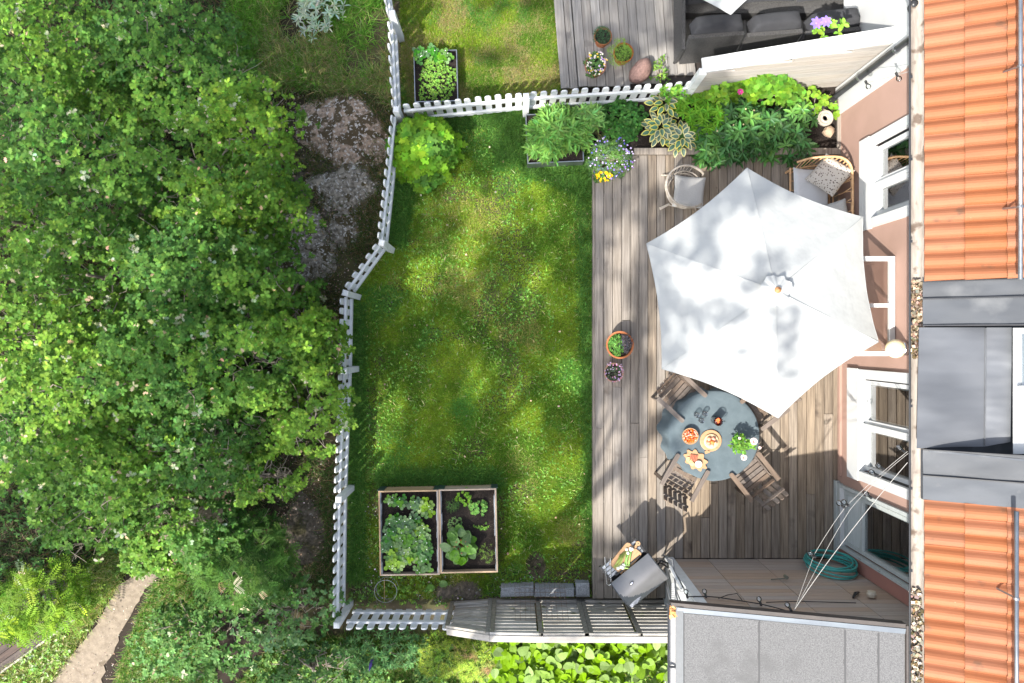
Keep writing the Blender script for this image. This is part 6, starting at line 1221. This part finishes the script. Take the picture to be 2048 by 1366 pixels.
def wp_(x, y):
    k = np.clip((fbm(x/130, y/130, 1.6, 12)-.36)*5, .05, 1)
    for a, b, c, d in ROCKS: k = k*np.where(((x-a)/c)**2+((y-b)/d)**2 < 1, .04, 1)
    return k
grass('wild_grass', 'long wild grass at the top between the oaks and the fence', [(440, -60), (780, -60), (790, 220), (740, 180), (660, 190), (600, 170), (500, 190), (440, 100)], 60000, .16, .0045, wild, tilt=(.3, 1.35), tmpl=BLADE, prob=wp_)
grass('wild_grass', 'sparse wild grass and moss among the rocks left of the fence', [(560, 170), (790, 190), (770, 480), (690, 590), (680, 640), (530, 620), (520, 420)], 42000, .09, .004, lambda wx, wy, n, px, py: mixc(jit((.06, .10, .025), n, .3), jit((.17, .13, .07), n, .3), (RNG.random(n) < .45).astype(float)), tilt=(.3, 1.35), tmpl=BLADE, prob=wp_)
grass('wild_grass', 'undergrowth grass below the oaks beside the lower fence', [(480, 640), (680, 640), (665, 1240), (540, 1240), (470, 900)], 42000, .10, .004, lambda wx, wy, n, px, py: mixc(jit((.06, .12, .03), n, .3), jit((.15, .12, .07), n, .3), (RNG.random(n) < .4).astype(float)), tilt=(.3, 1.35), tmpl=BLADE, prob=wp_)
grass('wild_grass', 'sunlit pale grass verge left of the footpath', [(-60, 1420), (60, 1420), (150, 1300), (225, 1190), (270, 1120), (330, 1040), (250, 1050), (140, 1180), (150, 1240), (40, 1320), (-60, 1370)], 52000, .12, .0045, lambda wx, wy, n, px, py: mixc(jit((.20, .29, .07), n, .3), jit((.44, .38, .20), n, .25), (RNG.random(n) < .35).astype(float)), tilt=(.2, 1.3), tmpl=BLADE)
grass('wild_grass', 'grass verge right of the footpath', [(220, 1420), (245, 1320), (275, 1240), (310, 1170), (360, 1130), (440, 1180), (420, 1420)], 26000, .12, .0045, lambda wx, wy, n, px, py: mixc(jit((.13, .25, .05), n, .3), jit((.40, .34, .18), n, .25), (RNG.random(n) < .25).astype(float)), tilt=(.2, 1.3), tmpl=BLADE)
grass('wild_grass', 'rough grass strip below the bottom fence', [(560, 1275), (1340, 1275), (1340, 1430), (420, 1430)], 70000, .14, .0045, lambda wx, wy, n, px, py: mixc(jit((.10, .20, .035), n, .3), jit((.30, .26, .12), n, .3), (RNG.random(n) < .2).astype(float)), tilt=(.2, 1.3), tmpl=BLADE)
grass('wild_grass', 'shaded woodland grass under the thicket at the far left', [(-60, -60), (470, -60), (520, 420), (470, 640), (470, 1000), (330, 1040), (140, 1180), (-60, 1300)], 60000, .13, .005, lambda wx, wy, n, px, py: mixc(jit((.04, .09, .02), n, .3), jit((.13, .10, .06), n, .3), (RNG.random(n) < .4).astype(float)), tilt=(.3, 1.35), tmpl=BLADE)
# broad-leaved low weeds that make the verge read as mixed growth
def weeds(label, poly, n, s_, col, col2, z=.05):
    P = np.array(poly, float); x0, y0 = P.min(0); x1, y1 = P.max(0); x, y = U(x0, x1, n), U(y0, y1, n); k = inpoly(x, y, poly)&(fbm(x/130, y/130, 2.2, 21) > .42); x, y = x[k], y[k]
    cen = np.stack([(x-1024)*S(0), -(y-683)*S(0), U(.02, z*2, len(x))], -1); pos, yaw, pit = rosettes(cen, 4, .5, (-.2, .6)); N_ = len(pos)
    tag(link('ground_cover', scatter_mesh('ground_cover', OVAL, pos, yaw, pit, U(-.4, .4, N_), U(s_*.6, s_*1.3, N_), mixc(jit(col, N_, .25), jit(col2, N_, .25), (RNG.random(N_) < .3).astype(float))), M['leaf']), label, 'ground cover', None, 'stuff')
weeds('broad leaved weeds on the verge left of the footpath', [(-60, 1420), (60, 1420), (150, 1300), (225, 1190), (270, 1120), (250, 1050), (140, 1180), (150, 1240), (40, 1320)], 2200, .045, (.20, .34, .07), (.36, .40, .24))
weeds('broad leaved weeds on the verge right of the footpath', [(240, 1420), (265, 1320), (290, 1240), (320, 1180), (440, 1180), (420, 1420)], 900, .04, (.09, .20, .05), (.22, .30, .15))
weeds('clover and small weeds spread in the lawn', LAWN, 5200, .022, (.14, .32, .05), (.20, .36, .08), .012)
weeds('mixed low weeds below the bottom fence', [(560, 1280), (1010, 1280), (1010, 1420), (420, 1420)], 2600, .045, (.10, .20, .05), (.22, .33, .08), .12)
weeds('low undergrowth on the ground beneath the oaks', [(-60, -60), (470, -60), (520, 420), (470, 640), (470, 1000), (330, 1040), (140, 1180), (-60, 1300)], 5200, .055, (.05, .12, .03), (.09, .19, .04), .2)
weeds('small weeds left of the pallet beds and by the hoop', [(700, 980), (757, 980), (757, 1150), (900, 1160), (900, 1210), (700, 1215)], 520, .03, (.13, .24, .05), (.10, .18, .04), .03)
def chips(label, poly, n, s_, cols):
    P = np.array(poly, float); x0, y0 = P.min(0); x1, y1 = P.max(0); x, y = U(x0, x1, n), U(y0, y1, n); k = inpoly(x, y, poly); x, y = x[k], y[k]; n = len(x)
    tag(link('dry_leaves', scatter_mesh('dry_leaves', BIT, np.stack([(x-1024)*S(0), -(y-683)*S(0), U(.01, .05, n)], -1), U(0, 6.3, n), U(-.5, .5, n), U(-.5, .5, n), U(s_*.5, s_*1.5, n), jit(cols, n, .45)), M['debris']), label, 'leaf litter', None, 'stuff')
chips('dry leaves and pebbles among the rocks left of the fence', [(540, 180), (790, 190), (760, 480), (690, 590), (680, 640), (530, 620), (520, 420)], 2600, .018, (.26, .20, .16))
chips('dry leaves and gravel left of the lower fence run', [(540, 880), (690, 880), (665, 1240), (570, 1200)], 1300, .018, (.24, .18, .14))
chips('pebbles on the bare ground beside the pallet beds', [(700, 985), (757, 985), (757, 1150), (1180, 1150), (1180, 1200), (700, 1210)], 1100, .016, (.33, .30, .27))
chips('fallen dry leaves scattered on the lawn', LAWN, 90, .028, (.40, .32, .20))
chips('gravel stones along the sandy footpath', [(60, 1420), (110, 1345), (185, 1260), (285, 1130), (430, 940), (510, 940), (345, 1150), (300, 1190), (205, 1400)], 1500, .012, (.30, .26, .22))
chips('twigs and leaves on the sandy footpath', [(100, 1366), (285, 1130), (420, 940), (500, 940), (330, 1160), (220, 1366)], 500, .014, (.22, .17, .13))
# ================================================================ TALL TREES OUTSIDE THE PICTURE, TOWARDS THE SUN: unseen crowns, leaves left out over chosen patches to shape the dappled shade
LIT = [(935, 378, 26, 24, 0), (1045, 368, 42, 22, .3), (985, 428, 52, 21, .25), (935, 488, 18, 24, 0), (905, 522, 34, 22, .4), (842, 548, 30, 22, .5), (1095, 415, 20, 22, 0), (1055, 575, 18, 18, 0), (768, 822, 28, 50, .35), (960, 760, 42, 15, -.6), (1050, 828, 28, 36, 0), (1066, 890, 22, 24, 0), (1092, 978, 48, 44, -.3), (1150, 942, 22, 42, .2), (1168, 1008, 40, 18, 0), (745, 905, 22, 20, 0), (1130, 740, 22, 30, 0),
 (1040, 60, 70, 30, 0), (910, 45, 60, 34, 0), (1085, 110, 24, 60, .2), (1000, 150, 60, 16, 0), (900, 130, 30, 20, 0), (940, 250, 40, 14, 0), (1080, 200, 60, 14, 0),
 # patches that fall on the parasol, screens and furniture
 (1543, 331, 26, 36, 0), (1612, 318, 20, 34, 0), (1480, 405, 26, 18, 0), (1524, 397, 12, 12, 0), (1440, 330, 16, 12, 0), (1330, 320, 26, 34, .2), (1350, 120, 40, 20, 0), (1260, 480, 20, 40, 0), (1245, 600, 18, 60, 0), (1240, 300, 30, 24, 0), (1230, 850, 22, 60, 0), (1225, 990, 24, 50, 0),
 (560, 430, 90, 60, .3), (700, 330, 40, 30, 0), (380, 560, 140, 70, .2), (250, 700, 120, 60, .2), (480, 800, 60, 50, 0), (330, 250, 60, 40, 0), (640, 640, 40, 50, 0), (150, 420, 80, 60, 0), (520, 950, 60, 40, 0), (760, 620, 26, 20, 0)]
def density(X, Y):
    gx = 1024+X/S(0); gy = 683-Y/S(0)
    wob = 18*(vn(X, Y, 1.5, 71)-.5); d = np.ones(len(gx))
    for cx, cy, rx, ry, a in LIT:
        dx, dy = gx-cx+wob, gy-cy+wob*.6; u = dx*math.cos(a)+dy*math.sin(a); v = -dx*math.sin(a)+dy*math.cos(a); d = np.where((u/(rx+18))**2+(v/(ry+18))**2 < 1, 0, d)
    sunny = gx > 1290+40*(vn(X, Y, 1.2, 5)-.5)                         # deck, table and house stand in the open
    ux = 1024+(gx-1024-161)/.7857; uy = 683+(gy-683+185)/.7857         # same ray where it meets the parasol
    d = np.where(sunny & (ux+uy*1.4 > 2330+110*(vn(X, Y, 2, 9)-.5)), 0, d)
    d = np.where(sunny & (ux+uy*1.4 > 2330) & (ux+uy*1.4 < 2800) & (fbm(X, Y, 1.9, 120) > .66), .6, d)
    d = np.where((gx > 1640), 0, d); d = np.where((gx > 1500)&(gy < 230), 0, d)
    d = np.where((gy > 1120)&(gx < 520), 0, d); d = np.where((gy > 1195)&(gx > 840), 0, d); d = np.where((gy > 1085)&(gx > 985), 0, d); d = np.where(gx < -100, .5, d)
    d = np.where((gx < 620)&(gy > 1040-.3*gx), 0, d)
    d = np.where(gx < 660, d*np.where(fbm(X, Y, .75, 88) > .50, .22, 1), d); d = np.where((gx > 680) & (gx < 1200), d*np.clip(1.0+(fbm(X, Y, 1.6, 90)-.5)*2.0, .82, 1), d)
    return d
sh = (math.cos(SUN_EL)/math.sin(SUN_EL)); shx, shy = sh*math.cos(SUN_AZ), sh*math.sin(SUN_AZ)
NL = 34000; gx_, gy_ = U(-7.6, 5.2, NL), U(-4.4, 5.6, NL); k = RNG.random(NL) < density(gx_, gy_)*np.clip((fbm(gx_, gy_, 1.1, 61)-.20)*6, .35, 1); gx_, gy_ = gx_[k], gy_[k]
zz = 11.6+2.4*(fbm(gx_, gy_, .5, 63)-.5)+RNG.normal(0, .22, len(gx_)); zz = np.clip(zz, 10.6, 13.6); X, Yy = gx_+shx*zz, gy_+shy*zz
tc = [(-12.5, -4.6), (-12.6, -8.6), (-10.7, -7.0), (-9.8, -10.8), (-5.4, -7.2), (-6.2, -10.4), (-2.6, -6.6), (-2.2, -10.0), (-15.6, -7.0), (-11, -2.2)]
tl = ['tall oak outside the picture beyond the left edge, nearest the thicket', 'tall oak outside the picture beyond the bottom left corner, far one', 'tall oak outside the picture beyond the bottom left corner, near one', 'tall oak outside the picture well below the bottom left corner', 'tall oak outside the picture below the bottom fence corner', 'tall oak outside the picture, second row below the bottom fence corner', 'tall oak outside the picture below the juniper', 'tall oak outside the picture, second row below the juniper', 'tall oak outside the picture, farthest to the left', 'tall oak outside the picture level with the lower fence post']
own = np.argmin(np.stack([(X-a)**2+(Yy-b)**2 for a, b in tc]), 0)
for i, (a, b_) in enumerate(tc):
    m_ = own == i; n = int(m_.sum())
    if n < 50: continue
    t_ = thing('tall_oak', tl[i], 'tree', (a, b_, 0), group='tall oaks shading the garden')
    link('crown', scatter_mesh('crown', OAK, np.stack([X[m_]-a, Yy[m_]-b_, zz[m_]], -1), U(0, 6.3, n), U(-.4, .4, n), U(-.4, .4, n), U(.12, .21, n), jit((.09, .19, .035), n, .2)), M['leaf'], t_)
    b = MB(); P = branch_mesh(b, Vector((0, 0, -.2)), Vector((.2, .1, 10.6)), .20, .07, i+200, 9, .15)
    b.build('trunk', M['bark'], t_, smooth=True); b = MB(); idx = np.where(m_)[0]
    for q in range(9):
        e_ = idx[int(q*len(idx)/9)]; branch_mesh(b, P[5+q % 3], Vector((X[e_]-a, Yy[e_]-b_, zz[e_]-.1)), .045, .012, i*50+q, 6, .2)
    b.build('branch', M['bark'], t_, smooth=True)
